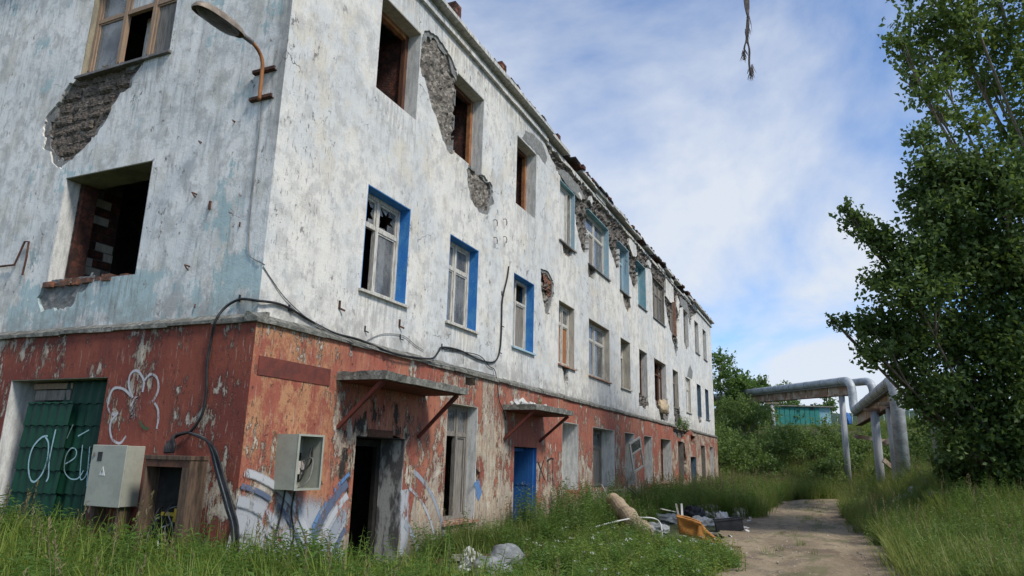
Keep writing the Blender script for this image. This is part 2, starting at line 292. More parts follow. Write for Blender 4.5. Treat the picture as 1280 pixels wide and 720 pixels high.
# ---------------------------------------------------------------- mesh helpers
class MB:
    def __init__(s): s.v = []; s.f = []; s.uv = []
    def add(s, vs, fs):
        k = len(s.v); s.v += [tuple(p) for p in vs]; s.f += [tuple(i+k for i in q) for q in fs]; return s
    def box8(s, p): return s.add(p, [(0, 3, 2, 1), (4, 5, 6, 7), (0, 1, 5, 4), (1, 2, 6, 5), (2, 3, 7, 6), (3, 0, 4, 7)])
    def box(s, a, b, M=None):
        (x0, y0, z0), (x1, y1, z1) = a, b
        p = [Vector(q) for q in ((x0, y0, z0), (x1, y0, z0), (x1, y1, z0), (x0, y1, z0), (x0, y0, z1), (x1, y0, z1), (x1, y1, z1), (x0, y1, z1))]
        if M: p = [M @ q for q in p]
        return s.box8(p)
    def pbox(s, P, u0, u1, v0, v1, d0, d1):
        return s.box8([P(u0, v0, d0), P(u1, v0, d0), P(u1, v0, d1), P(u0, v0, d1), P(u0, v1, d0), P(u1, v1, d0), P(u1, v1, d1), P(u0, v1, d1)])
    def beam(s, a, b, w, h, up=Vector((0, 0, 1))):
        a = Vector(a); b = Vector(b); t = (b-a).normalized(); r = t.cross(up)
        if r.length < 1e-4: r = t.cross(Vector((1, 0, 0)))
        r.normalize(); q = r.cross(t)
        o = [(-1, -1), (1, -1), (1, 1), (-1, 1)]
        return s.box8([a+r*w/2*i+q*h/2*j for i, j in o]+[b+r*w/2*i+q*h/2*j for i, j in o])
    def tube(s, pts, r, n=8, cap=True):
        pts = [Vector(p) for p in pts]; rs = r if isinstance(r, (list, tuple)) else [r]*len(pts); k = len(s.v); u = None
        for i, p in enumerate(pts):
            t = (pts[min(i+1, len(pts)-1)]-pts[max(i-1, 0)]).normalized()
            if u is None: u = t.cross(Vector((0, 0, 1))) if abs(t.z) < .9 else t.cross(Vector((1, 0, 0)))
            u = u-t*u.dot(t); u.normalize(); w = t.cross(u)
            for j in range(n): a = 2*math.pi*j/n; s.v.append(tuple(p+(u*math.cos(a)+w*math.sin(a))*rs[i]))
        for i in range(len(pts)-1):
            for j in range(n): a, b = k+i*n+j, k+i*n+(j+1) % n; s.f.append((a, b, b+n, a+n))
        if cap: s.f.append(tuple(k+j for j in reversed(range(n)))); s.f.append(tuple(k+(len(pts)-1)*n+j for j in range(n)))
        return s
    def build(s, name, mat, parent=None, smooth=False, fix=True, bevel=0):
        me = bpy.data.meshes.new(name); me.from_pydata(s.v, [], s.f)
        if fix:
            bm = bmesh.new(); bm.from_mesh(me); bmesh.ops.recalc_face_normals(bm, faces=bm.faces)
            if bevel: bmesh.ops.bevel(bm, geom=list(bm.edges), offset=bevel, segments=1, affect='EDGES')
            bm.to_mesh(me); bm.free()
        if smooth: me.polygons.foreach_set('use_smooth', [True]*len(me.polygons))
        return link(me, name, mat, parent)
def link(me, name, mat, parent=None):
    if mat and not me.materials: me.materials.append(MAT[mat])
    o = bpy.data.objects.new(name, me); COL.objects.link(o)
    if parent:
        o.parent = parent
        if parent.location.length > 0: o.location = -parent.location       # parents are only ever moved, parts are built in world space
    return o
def empty(name, loc=(0, 0, 0), parent=None):
    o = bpy.data.objects.new(name, None); COL.objects.link(o); o.location = loc; o.empty_display_size = .2
    if parent: o.parent = parent
    return o
def tag(o, label=None, cat=None, group=None, kind=None):
    for k, v in (('label', label), ('category', cat), ('group', group), ('kind', kind)):
        if v: o[k] = v
    return o
def np_mesh(name, V, F):
    me = bpy.data.meshes.new(name); V = np.asarray(V, np.float32); F = np.asarray(F, np.int32); k = F.shape[1]
    me.vertices.add(len(V)); me.vertices.foreach_set('co', V.ravel()); me.loops.add(F.size); me.loops.foreach_set('vertex_index', F.ravel())
    me.polygons.add(len(F)); me.polygons.foreach_set('loop_start', np.arange(0, F.size, k, dtype=np.int32)); me.polygons.foreach_set('loop_total', np.full(len(F), k, np.int32))
    me.update(calc_edges=True); me.validate(); return me
def nz(p, s=1., seed=0.): return mnoise.noise(Vector((p[0]*s+seed, p[1]*s-seed, p[2]*s+seed*.7)))
def smooth(pts, k=6):
    pts = [Vector(p) for p in pts]; out = []
    for i in range(len(pts)-1):
        p0, p1, p2, p3 = pts[max(i-1, 0)], pts[i], pts[i+1], pts[min(i+2, len(pts)-1)]
        for j in range(k):
            t = j/k; out.append(.5*((2*p1)+(p2-p0)*t+(2*p0-5*p1+4*p2-p3)*t*t+(3*p1-p0-3*p2+p3)*t**3))
    return out+[pts[-1]]
def rough_poly(poly, step=.12, amp=.05, seed=1.):
    out = []
    for (a, b), (c, d) in zip(poly, poly[1:]+poly[:1]):
        n = max(1, int(math.hypot(c-a, d-b)/step))
        for i in range(n):
            t = i/n; u, v = a+(c-a)*t, b+(d-b)*t; out.append((u+amp*nz((u, v, 0), 5, seed)+amp*.7*nz((u, v, 0), 15, seed), v+amp*nz((u, v, 0), 5, seed+9)+amp*.7*nz((u, v, 0), 15, seed+5)))
    return out
def inside(p, poly):
    x, y = p; r = False; j = len(poly)-1
    for i in range(len(poly)):
        xi, yi = poly[i]; xj, yj = poly[j]
        if (yi > y) != (yj > y) and x < (xj-xi)*(y-yi)/(yj-yi)+xi: r = not r
        j = i
    return r
def skin(P, outer, holes, d0, d1, mb=None):
    """a wall sheet with openings: front at offset d0, edges running back to d1 (all in plane coordinates)"""
    vs, es = [], []
    for loop in [outer]+holes:
        k = len(vs); vs += [Vector(p) for p in loop]; es += [(k+i, k+(i+1) % len(loop)) for i in range(len(loop))]
    rv, re_, rf = delaunay_2d_cdt(vs, es, [], 0, 1e-5)[:3]
    keep = []
    for f in rf:
        c = sum((rv[i] for i in f), Vector((0, 0)))/len(f)
        if inside(c, outer) and not any(inside(c, h) for h in holes): keep.append(tuple(f))
    mb = mb or MB(); n = len(rv); k = len(mb.v)
    mb.v += [tuple(P(p.x, p.y, d0)) for p in rv]+[tuple(P(p.x, p.y, d1)) for p in rv]
    cnt = {}
    for f in keep:
        mb.f.append(tuple(i+k for i in f))
        for a, b in zip(f, f[1:]+f[:1]): cnt.setdefault((min(a, b), max(a, b)), []).append((a, b))
    for e, l in cnt.items():
        if len(l) == 1: a, b = l[0]; mb.f.append((b+k, a+k, a+k+n, b+k+n))
    used = sorted({i for f in mb.f for i in f}); mp_ = {v_: i for i, v_ in enumerate(used)}; mb.v = [mb.v[i] for i in used]; mb.f = [tuple(mp_[i] for i in f) for f in mb.f]
    return mb
def rect(u0, u1, v0, v1): return [(u0, v0), (u1, v0), (u1, v1), (u0, v1)]
def PF(u, v, d): return Vector((d, u, v))              # the long front, u = y, outward +x
def PL(u, v, d): return Vector((u, -d, v))             # the short side, u = x, outward -y
def ribbon(P, pts, w, d, closed=False):
    """flat painted stroke on a wall"""
    p = [Vector((a, b)) for a, b in pts]; n = len(p); me_v, me_f, uvs = [], [], []
    for i in range(n):
        t = (p[(i+1) % n]-p[i-1]) if closed else (p[min(i+1, n-1)]-p[max(i-1, 0)])
        t.normalize(); q = Vector((-t.y, t.x))*w/2*(1+.15*nz((p[i].x, p[i].y, 0), 9))
        me_v += [tuple(P(p[i].x+q.x, p[i].y+q.y, d)), tuple(P(p[i].x-q.x, p[i].y-q.y, d))]
    L = 0
    for i in range(n if closed else n-1): a = 2*i; b = 2*((i+1) % n); me_f.append((a, a+1, b+1, b)); uvs += [(i*.1, 0), (i*.1, 1), (i*.1+.1, 1), (i*.1+.1, 0)]
    return me_v, me_f, uvs
def paint(name, P, strokes, w, d, mat, parent):
    V, F, UV = [], [], []
    for pts, closed in strokes:
        v, f, u = ribbon(P, pts, w, d, closed); k = len(V); V += v; F += [tuple(i+k for i in q) for q in f]; UV += u; d += .0007
    me = bpy.data.meshes.new(name); me.from_pydata(V, [], F); l = me.uv_layers.new(name='UVMap')
    for i, u in enumerate(UV): l.data[i].uv = u
    return link(me, name, mat, parent)
def sm2(pts, k=6): return [(p.x, p.y) for p in smooth([(a, b, 0) for a, b in pts], k)]
def arc(cu, cv, ru, rv, a0, a1, n=28): return [(cu+ru*math.cos(R(a0+(a1-a0)*i/n)), cv+rv*math.sin(R(a0+(a1-a0)*i/n))) for i in range(n+1)]

# ---------------------------------------------------------------- ground and track
def ss(a, b, x):
    t = np.clip((x-a)/(b-a), 0, 1); return t*t*(3-2*t)
def road_c(y): y = np.asarray(y, float); return 6.12 - .055*np.clip(y-5, 0, 17) + .045*np.clip(y-27, 0, None)**2
def road_w(y): return 1.62 + 0*np.asarray(y, float)
def terr(x, y):
    x = np.asarray(x, float); y = np.asarray(y, float)
    hill = 4.7*ss(36.5, 56, y-1.5*ss(1, -2, x)); rd = np.abs(x-road_c(y))
    bank = 1.05*ss(7.1, 9.2, x)*ss(5, 20, y)*(1-ss(38, 50, y))*ss(1.6, 3.2, rd)
    wob = (.05*np.sin(x*1.3+y*.7)+.04*np.sin(x*.6-y*1.9+1))*ss(1.9, 3.0, rd)*ss(.3, 1.5, np.maximum(x, -y))
    return hill*(1-.25*ss(12, 30, x)) + bank + wob
def tz(x, y): return float(terr(x, y))
def grid(xs, ys, dz=0):
    X, Y = np.meshgrid(xs, ys); Z = terr(X, Y)+dz; nx, ny = len(xs), len(ys); V = np.stack([X, Y, Z], -1).reshape(-1, 3)
    i = np.arange(nx*ny).reshape(ny, nx); F = np.stack([i[:-1, :-1], i[:-1, 1:], i[1:, 1:], i[1:, :-1]], -1).reshape(-1, 4); return V, F
xs = np.concatenate([np.linspace(-600, -16, 20), np.arange(-15.6, 30, .4), np.linspace(31, 600, 20)])
ys = np.concatenate([np.linspace(-300, -14, 12), np.arange(-13.6, 75, .4), np.linspace(76, 900, 20)])
g = link(np_mesh('ground', *grid(xs, ys)), 'ground', 'soil'); tag(g, 'weedy dark soil around the building and up the bank', 'ground', kind='structure'); g.data.polygons.foreach_set('use_smooth', [True]*len(g.data.polygons))
ry = np.arange(-14, 46, .3); rv = []
for y in ry:
    c = float(road_c(y)); sl = float(.09*max(y-27, 0)); nrm = math.sqrt(1+sl*sl)
    for k in range(13):
        t = k/12*2-1; w = 1.50*(1+.10*nz((0, y, t), .8, 3)+(.05*nz((t, y, 0), 2.5)))
        if y > 6 and t < 0: w *= 1+.38*math.exp(-((y-12.5)/3.5)**2)
        X = c+t*w*nrm; rv.append((X, y, tz(X, y)+.045-.035*math.exp(-((abs(t)-.5)/.16)**2)+.018*nz((X, y, 0), 1.6)))
n = 13; F = [(r*n+k, r*n+k+1, r*n+n+k+1, r*n+n+k) for r in range(len(ry)-1) for k in range(12)]
rd = link(np_mesh('dirt_road', rv, F), 'dirt_road', 'dirt_track'); tag(rd, 'rutted brown dirt track running beside the derelict building', 'road', kind='structure'); rd.data.polygons.foreach_set('use_smooth', [True]*len(rd.data.polygons))

# ---------------------------------------------------------------- the derelict building
BLD = empty('apartment_building'); tag(BLD, 'derelict three storey building, flaking white plaster above a peeling red ground floor', 'building')
LEN, DEEP = 37.3, 12.
UX = [(2.03, 3.28), (4.69, 5.90), (7.69, 8.92), (10.64, 11.90), (13.2, 15.36), (16.68, 17.95), (19.25, 20.53), (21.7, 23.95), (25.35, 26.6), (28.4, 29.7), (31.55, 32.8), (34.2, 35.4)]
S2, H2, S3, H3, S1, H1 = 4.06, 5.75, 7.43, 9.17, .87, 2.58
LX = [(2.07, 3.37, -.3, 1.88), (4.72, 5.92, .5, H1), (7.71, 9.0, -.3, 1.88), (10.7, 11.97, S1, H1), (13.25, 15.48, S1, H1), (16.7, 17.97, S1, H1), (19.35, 20.6, S1, H1), (22.1, 24.13, S1, H1), (25.6, 26.8, S1, H1), (28.5, 30.0, -.3, 1.95), (31.55, 32.8, S1, H1), (34.4, 35.75, S1, H1)]
SW = [(-4.32, -2.31, S3, 9.12), (-4.2, -2.29, 3.97, 5.67)]; SD = (-4.42, -2.38, -.3, 2.54)
upper = [rect(a, b, S2, H2) for a, b in UX]+[rect(a, b, S3, H3) for a, b in UX]; lower = [rect(*q) for q in LX]
core_d = -.12
skin(PF, rect(.04, LEN, -.3, 9.98), upper+lower, core_d, -.5).build('masonry_wall', 'rubble_dark', BLD)
skin(PL, rect(-DEEP, -.04-.06, -.3, 9.98), [rect(*q) for q in SW]+[rect(*SD)], core_d, -.5).build('masonry_wall', 'rubble_dark', BLD)
MB().box((-DEEP, LEN-.42, -.3), (-.04, LEN+.03, 9.97)).box((-DEEP-.1, .1, -.3), (-DEEP+.4, LEN-.5, 9.96)).build('rear_wall', 'plaster_side', BLD)
# plaster that has fallen off
dmg = {
 'a': [(3.28, 9.22), (3.5, 9.36), (3.85, 9.45), (4.3, 9.36), (4.69, 9.17), (4.75, 9.0), (4.75, 7.6), (4.69, 7.40), (4.45, 7.32), (4.2, 7.5), (3.95, 7.78), (3.6, 8.15), (3.4, 8.4), (3.25, 8.5)],
 'b': [(5.22, 7.25), (5.5, 7.45), (5.9, 7.45), (6.35, 7.40), (6.5, 7.2), (6.45, 6.9), (6.26, 6.62), (5.9, 6.58), (5.44, 6.72), (5.3, 6.95)],
 'c': [(9.3, 6.3), (9.8, 6.33), (10.2, 6.2), (10.3, 5.8), (10.1, 5.5), (9.95, 5.2), (9.7, 5.12), (9.62, 5.4), (9.35, 5.7)],
 'top': [(9.3, 9.80), (9.75, 9.55), (10.2, 9.42), (10.62, 9.25), (10.8, 9.1), (11.9, 9.1), (11.95, 8.4), (12.2, 8.0), (12.55, 7.7), (12.95, 7.6), (13.15, 7.75), (13.25, 9.1), (15.3, 9.1), (15.4, 8.6), (15.9, 8.3), (16.3, 8.05), (16.62, 8.2), (16.7, 9.1), (17.9, 9.1), (18.0, 8.3), (18.5, 7.95), (18.95, 7.9), (19.2, 8.3), (19.3, 9.1), (20.5, 9.1), (20.9, 9.3), (21.4, 9.35), (21.75, 9.1), (23.9, 9.1), (24.1, 8.5), (24.5, 8.0), (25.0, 7.5), (25.4, 7.42), (26.5, 7.42), (26.7, 7.9), (27.3, 8.3), (27.6, 8.9), (28.3, 9.2), (28.6, 9.1), (29.6, 9.1), (30.2, 8.4), (30.6, 8.9), (31.2, 9.3), (31.9, 9.5), (32.5, 9.72), (32.4, 9.83)],
 'f': [(19.1, 4.10), (20.6, 4.10), (20.55, 3.65), (20.1, 3.5), (19.5, 3.62), (19.12, 3.55)],
 'g': [(21.68, 4.3), (24.05, 4.3), (24.35, 3.7), (24.2, 3.34), (22.7, 3.32), (22.4, 3.7), (21.9, 3.8)],
 'h': [(25.3, 4.12), (26.75, 4.12), (27.1, 3.35), (26.2, 3.32), (25.6, 3.34), (25.4, 3.7)],
 'i': [(16.95, 7.45), (17.9, 7.45), (18.15, 7.05), (17.85, 6.8), (17.35, 6.95)],
 'j': [(13.1, 7.46), (13.9, 7.46), (13.7, 7.05), (13.2, 7.0)],
 'k': [(25.3, 7.5), (26.7, 7.5), (26.75, 6.85), (26.3, 6.35), (25.85, 6.9), (25.5, 7.0)],
 'l': [(31.5, 4.1), (32.7, 4.1), (32.6, 3.75), (31.9, 3.65)], 'm': [(10.75, 7.45), (11.75, 7.45), (11.6, 7.15), (11.0, 7.12)],
 'n': [(28.5, 7.45), (29.6, 7.45), (29.4, 7.2), (28.8, 7.15)], 'o': [(10.9, 4.08), (11.5, 4.08), (11.35, 3.55), (11.1, 3.6)],
}
dmg = {k: rough_poly(p, .06, .08, i*3.1) for i, (k, p) in enumerate(dmg.items())}
sdm = {'s': [(-4.36, 7.46), (-4.7, 7.22), (-5.0, 6.85), (-4.98, 6.45), (-4.72, 6.1), (-4.6, 5.95), (-4.36, 5.82), (-4.12, 5.95), (-3.85, 6.15), (-3.55, 6.4), (-3.4, 6.75), (-3.1, 7.0), (-2.9, 7.25), (-2.82, 7.46)], 't': [(-4.25, 3.99), (-4.36, 3.78), (-4.24, 3.58), (-3.9, 3.52), (-3.55, 3.66), (-3.3, 3.86), (-3.2, 3.99)]}
sdm = {k: rough_poly(p, .05, .08, i*5+2) for i, (k, p) in enumerate(sdm.items())}
ldm = [rough_poly(p, .1, .06, i+.5) for i, p in enumerate([[(2.1, 1.85), (2.4, 1.93), (2.9, 1.95), (3.35, 1.86)], [(5.9, .95), (6.05, 1.1), (6.1, 1.35), (5.9, 1.5)], [(26.78, .6), (27.3, .9), (27.4, 1.8), (27.1, 2.5), (26.7, 2.62)], [(28.6, 2.5), (29.9, 2.55), (30.1, 2.95), (28.7, 3.0)], [(24.6, 2.95), (25.5, 2.7), (27.2, 2.7), (28.2, 3.0), (28.4, 3.18), (24.5, 3.18)], [(5.35, 2.95), (5.75, 2.97), (5.75, 3.1), (5.35, 3.1)]])]
skin(PF, rect(.003, LEN, 3.12, 9.9), upper+list(dmg.values()), 0, core_d).build('plaster', 'plaster_front', BLD)
skin(PL, rect(-DEEP, -.003, 3.12, 9.9), [rect(*q) for q in SW]+list(sdm.values()), 0, core_d).build('plaster', 'plaster_side', BLD)
skin(PF, rect(-.097, LEN+.06, -.3, 3.19), lower+ldm, .1, core_d).build('painted_render', 'red_front', BLD)
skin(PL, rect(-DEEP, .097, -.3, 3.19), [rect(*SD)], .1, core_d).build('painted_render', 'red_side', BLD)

def rubble(P, poly, d, amp, mat, step=.045, name='exposed_masonry', course=None, seed=0., parent=BLD):
    us = [p[0] for p in poly]; vs_ = [p[1] for p in poly]; mb = MB(); idx = {}
    def vid(i, j):
        if (i, j) not in idx:
            u, v = min(us)-.1+i*step, min(vs_)-.1+j*step
            h = .55*nz((u, v, seed), 4.5, seed)+.45*nz((u, v, seed), 11, seed)+.3*nz((u, v, seed), 23, seed)
            if course:
                cell = math.floor(v/course); jv = abs((v/course) % 1-.5)*2; ju = abs(((u+.5*(cell % 2)*course*3)/(course*3.2)) % 1-.5)*2
                h += .8*(mnoise.cell(Vector((math.floor((u+.5*(cell % 2)*course*3)/(course*3.2)), cell, seed)))-.5)-(1.1 if max(jv, ju*1.0) > .84 else 0)
            idx[(i, j)] = len(mb.v); mb.v.append(tuple(P(u+.25*step*nz((u, v, 1), 30), v+.25*step*nz((u, v, 2), 30), max(core_d+.004, min(d+amp*h, -.001 if P is PF or P is PL else 9)))))
        return idx[(i, j)]
    for i in range(int((max(us)-min(us)+.2)/step)):
        for j in range(int((max(vs_)-min(vs_)+.2)/step)):
            u, v = min(us)-.1+(i+.5)*step, min(vs_)-.1+(j+.5)*step
            if any(inside((u+a*.055, v+b*.055), poly) for a, b in ((0, 0), (1, 0), (-1, 0), (0, 1), (0, -1))):
                if any(inside((u, v), h) for h in (upper if P is PF else [])): continue
                mb.f.append((vid(i, j), vid(i+1, j), vid(i+1, j+1), vid(i, j+1)))
    o = mb.build(name, mat, parent, fix=False); o['kind'] = 'stuff'; return o
for k, mt, cs in (('a', 'rubble', None), ('b', 'rubble', None), ('c', 'rubble', .085), ('f', 'rubble_dark', .085), ('g', 'rubble', .085), ('h', 'rubble_dark', .085), ('i', 'rubble', None), ('j', 'rubble_dark', None), ('k', 'rubble_dark', .085), ('l', 'rubble', None), ('m', 'rubble', None), ('n', 'rubble', None), ('o', 'rubble', None)):
    rubble(PF, dmg[k], -.07, .075, mt, .04, course=cs, seed=len(k)+ord(k[0]))
rubble(PF, dmg['top'], -.06, .085, 'rubble_dark', .06, course=.10, seed=4)
tp = rough_poly([(9.7, 5.95), (9.6, 6.2), (9.85, 6.28), (10.15, 6.1), (10.2, 5.85), (10.0, 5.72)], .1, .05, 3)
rubble(PF, tp, -.03, .03, 'brick_red', .045, course=.085, seed=6)
rubble(PL, sdm['t'], -.05, .03, 'cement_patch', .05, seed=2)
def undercoat(P, poly, k, holes, seed):
    cu = sum(p[0] for p in poly)/len(poly); cv = sum(p[1] for p in poly)/len(poly)
    big_ = [(cu+(u-cu)*1.05, cv+(v-cv)*1.05) for u, v in poly]; sm_ = rough_poly([(cu+(u-cu)*k, cv+(v-cv)*k) for u, v in poly][::3], .05, .09, seed)
    skin(P, big_, [sm_]+holes, -.03, core_d).build('undercoat', 'cement_patch', BLD)
for k, f in (('a', .90), ('b', .86), ('c', .84), ('g', .88), ('h', .88), ('k', .86)): undercoat(PF, dmg[k], f, upper, ord(k))
undercoat(PL, sdm['s'], .91, [rect(*q) for q in SW], 3)
# flat cement repairs and scraps of plaster still clinging on
def slab(P, poly, d0, d1, name, mat, parent=BLD): return skin(P, rough_poly(poly, .12, .04, poly[0][0]), [], d0, d1).build(name, mat, parent)
slab(PF, [(7.95, 9.2), (8.2, 9.5), (8.7, 9.62), (9.3, 9.62), (9.65, 9.4), (9.5, 9.15), (9.05, 9.2), (8.9, 9.2)], .006, -.02, 'cement_patch', 'cement_patch')
slab(PF, [(10.4, 9.35), (11.0, 9.6), (12.3, 9.6), (12.9, 9.4), (12.3, 9.2), (11.2, 9.2)], -.008, -.08, 'cement_patch', 'cement_patch')
slab(PF, [(28.9, 5.82), (29.2, 6.15), (29.8, 6.5), (30.5, 6.25), (30.2, 5.82)], .006, -.02, 'cement_patch', 'cement_patch')
slab(PF, [(27.8, 9.2), (27.6, 9.6), (29.6, 9.7), (30.3, 9.2), (30.0, 8.5), (29.8, 9.2)], -.008, -.08, 'cement_patch', 'cement_patch')
for pl in ([(18.0, 9.45), (18.1, 9.72), (19.1, 9.72), (19.2, 9.3), (18.6, 9.15)], [(24.4, 8.9), (24.4, 9.7), (26.1, 9.7), (26.2, 9.0), (25.3, 8.8)], [(12.2, 9.3), (12.35, 9.42), (12.6, 9.35), (12.5, 9.2)], [(13.3, 9.5), (13.5, 9.72), (13.7, 9.6), (13.5, 9.45)], [(26.8, 8.9), (27.0, 9.5), (27.6, 9.3), (27.2, 8.7)], [(21.0, 9.45), (21.1, 9.7), (21.6, 9.66), (21.5, 9.4)]):
    slab(PF, pl, -.004, -.08, 'plaster_scrap', 'plaster_front')
# blocks laid bare on the side wall, one by one
blk = []
for s_ in range(5):
    mb = MB(); nu, nv = 9, 6; ids = {}
    for i in range(nu+1):
        for j in range(nv+1):
            u, v = (i/nu-.5), (j/nv-.5); e = max(abs(u), abs(v))*2; d = .028*(1-max(0, e-.72)/.28*1.2)+.026*nz((u*4, v*3, s_*7.), 1)+.014*nz((u*11, v*7, s_*3.), 1)
            ids[i, j] = len(mb.v); mb.v.append((u+.03*nz((u*5, v*5, s_), 1), -d, v+.05*nz((v*5, u*5, s_+4.), 1)))
    for i in range(nu):
        for j in range(nv): mb.f.append((ids[i, j], ids[i+1, j], ids[i+1, j+1], ids[i, j+1]))
    me = bpy.data.meshes.new('block'); me.from_pydata(mb.v, [], mb.f); me.materials.append(MAT['block_grey']); blk.append(me)
rubble(PL, sdm['s'], -.072, .055, 'block_grey', .04, seed=8)
v = 5.72; row = 0
while v < 7.5:
    hgt = random.uniform(.17, .23); u = -5.2+random.uniform(0, .2)
    while u < -2.6:
        w = random.uniform(.26, .42)
        if inside((u+w/2, v+hgt/2), sdm['s']) or inside((u+w*.8, v+hgt/2), sdm['s']) and inside((u+w*.2, v+hgt/2), sdm['s']):
            o = bpy.data.objects.new('block', random.choice(blk)); COL.objects.link(o); o.parent = BLD
            o.location = (u+w/2, .078+random.uniform(-.022, .02), v+hgt/2); o.scale = (w*random.uniform(.9, .97), random.uniform(1, 1.6), hgt*random.uniform(.82, .95)); o.rotation_euler = (R(random.uniform(-4, 4)), R(random.uniform(-3, 3)), 0)
        u += w
    v += hgt; row += 1

# ledge between the storeys
def ledge(P, u0, u1, skip):
    mb = MB(); u = u0
    while u < u1-.01:
        e = min(u+random.uniform(.35, .8), u1)
        dd = random.uniform(-.012, .012)
        if skip(u) and mb.v: mb.build('ledge', 'concrete', BLD); mb = MB()
        if not skip(u): 
            j = .155+dd; z0 = 3.155+random.uniform(-.012, .008); z1 = 3.205+random.uniform(-.008, .008); z2 = 3.29+random.uniform(-.015, .01)
            a = [P(u, z0, -.05), P(u, z0, j), P(u, z1, j), P(u, z2, .004), P(u, z2, -.05)]; b = [P(e, z0, -.05), P(e, z0, j-.01), P(e, z1, j-.008), P(e, z2, .004), P(e, z2, -.05)]
            k = len(mb.v); mb.v += [tuple(q) for q in a+b]; mb.f += [(k+i, k+(i+1) % 5, k+5+(i+1) % 5, k+5+i) for i in range(5)]+[tuple(k+i for i in range(5)), tuple(k+9-i for i in range(5))]
        u = e
    return mb.build('ledge', 'concrete', BLD)
ledge(PF, -.155, LEN+.1, lambda u: 24.8 < u < 28.6); ledge(PL, -DEEP, .152, lambda u: False)
# cornice, roof slab and rubble along the eaves
mb = MB(); u = -.3
def seg(nm, P, u, e, v0, v1, d0, d1, j=.006): MB().pbox(P, u, e-.003, v0+random.uniform(-j, j), v1+random.uniform(-j, j), d0+random.uniform(0, .004), d1+random.uniform(-j, j)).build(nm, 'plaster_front', BLD)
while u < LEN+.25:
    e = min(u+random.uniform(.5, 1.1), LEN+.25)
    if u < 9.2 or u > 31.6: seg('cornice_moulding', PF, u, e, 9.79, 9.875, -.08, .075)
    if u < 9.4 or u > 30.5 or (random.random() < .25 and u > 13): seg('cornice_fascia', PF, u, e, 9.884, 10.0, -.09, .03)
    u = e
mb = MB(); u = -.3
while u < LEN+.25:
    e = min(u+random.uniform(.6, 1.4), LEN+.25)
    if not (9.6 < u < 12.2) or random.random() < .3:
        if not (12 < u < 30 and random.random() < .18): seg('cornice_block', PF, u, e, 10.02, 10.10, -.3, .21 if u < 9.5 or u > 30 else random.uniform(.10, .2), .012)
    u = e
mb = MB(); mb.pbox(PL, -DEEP-.2, -.1, 9.79, 9.875, -.07, .075).pbox(PL, -DEEP-.2, -.1, 9.876, 10.012, -.09, .03).pbox(PL, -DEEP-.2, -.31, 10.014, 10.10, -.3, .21); mb.build('side_cornice', 'plaster_side', BLD)
MB().box((-DEEP-.2, -.1, 9.99), (-.28, LEN+.2, 10.13)).build('roof', 'roof_felt', BLD)
mb = MB(); u = 5.2
while u < LEN-.5:                                       # loose bricks and torn felt on the eaves
    if random.random() < (.85 if u < 9.8 or 12.5 < u < 14.5 else .5):
        d = random.uniform(-.05, .06); M = Matrix.Translation((d, u, 10.10)) @ Matrix.Rotation(random.uniform(-.25, .25), 4, 'Z'); mb.box((-.12, -.06, 0), (.12, random.uniform(.12, .2), random.uniform(.05, .13)), M)
    u += random.uniform(.15, .3)
o = mb.build('eaves_rubble', 'brick_dark', BLD); o['kind'] = 'stuff'
mb = MB(); u = -.2
pv = None
while u < LEN:
    q = (10.115+random.uniform(0, .06), .08+random.uniform(-.05, .12)); e = u+random.uniform(.2, .5)
    mb.box8([Vector(p) for p in ((-.4, u, 10.10), (q[1], u, 10.105), (q[1], e, 10.105), (-.4, e, 10.10), (-.4, u, 10.15), (q[1]+.02, u, q[0]), (q[1], e, q[0]+random.uniform(-.02, .03)), (-.4, e, 10.15))]); u = e
o = mb.build('torn_roofing_felt', 'roof_felt', BLD); o['kind'] = 'stuff'
for y, h in ((4.75, 10.80), (7.05, 10.72)):             # two short brick stacks by the eaves
    ch = empty('chimney', parent=BLD)
    for k in range(int((h-10.12)/.075)):
        z0 = 10.131+k*.075
        for a in (0, 1):
            off = .003*((k+a) % 2); M = MB().box((-.32+off, y-.13+a*.132, z0), (-.10+off, y-.002+a*.132, z0+.066)).build('brick', 'brick_dark' if (k+a) % 3 else 'brick_red', ch)
    MB().box((-.31, y-.12, 10.12), (-.11, y+.12, h-.02)).build('mortar', 'concrete', ch)

# rooms behind the openings
mb = MB()
for z in (-.02, 3.25, 6.6): mb.box((-DEEP+.4, .5, z-.22), (-.5, LEN-.42, z))
mb.build('floor_slab', 'interior', BLD)
mb = MB()
for y in (6.75, 12.4, 18.5, 24.6, 30.6):
    for z0, z1 in ((-.02, 3.03), (3.25, 6.38), (6.6, 9.99)): mb.box((-6.2, y-.08, z0), (-.5, y+.08, z1))
for z0, z1 in ((-.02, 3.03), (3.25, 6.38), (6.6, 9.99)): mb.box((-6.35, 1.9, z0), (-6.2, LEN-.42, z1))
mb.build('partition', 'interior', BLD)
# masonry pier seen through the side window
pier = MB().box((-4.62, .5, 3.25), (-4.46, 1.15, 6.38)).build('interior_pier', 'interior', BLD)
for r_ in range(13):
    for c_ in range(4):
        y0 = .52+c_*.31-(.15 if r_ % 2 else 0)
        if y0 < .5 or y0 > 1.0: continue
        o = MB().box((-4.461, y0, 3.9+r_*.145), (-4.44-random.uniform(0, .01), min(y0+.295, 1.15), 3.9+r_*.145+.13)).build('brick', random.choice(['brick_dark', 'brick_dark', 'cream_reveal', 'brick_dark', 'cement_patch']), pier)

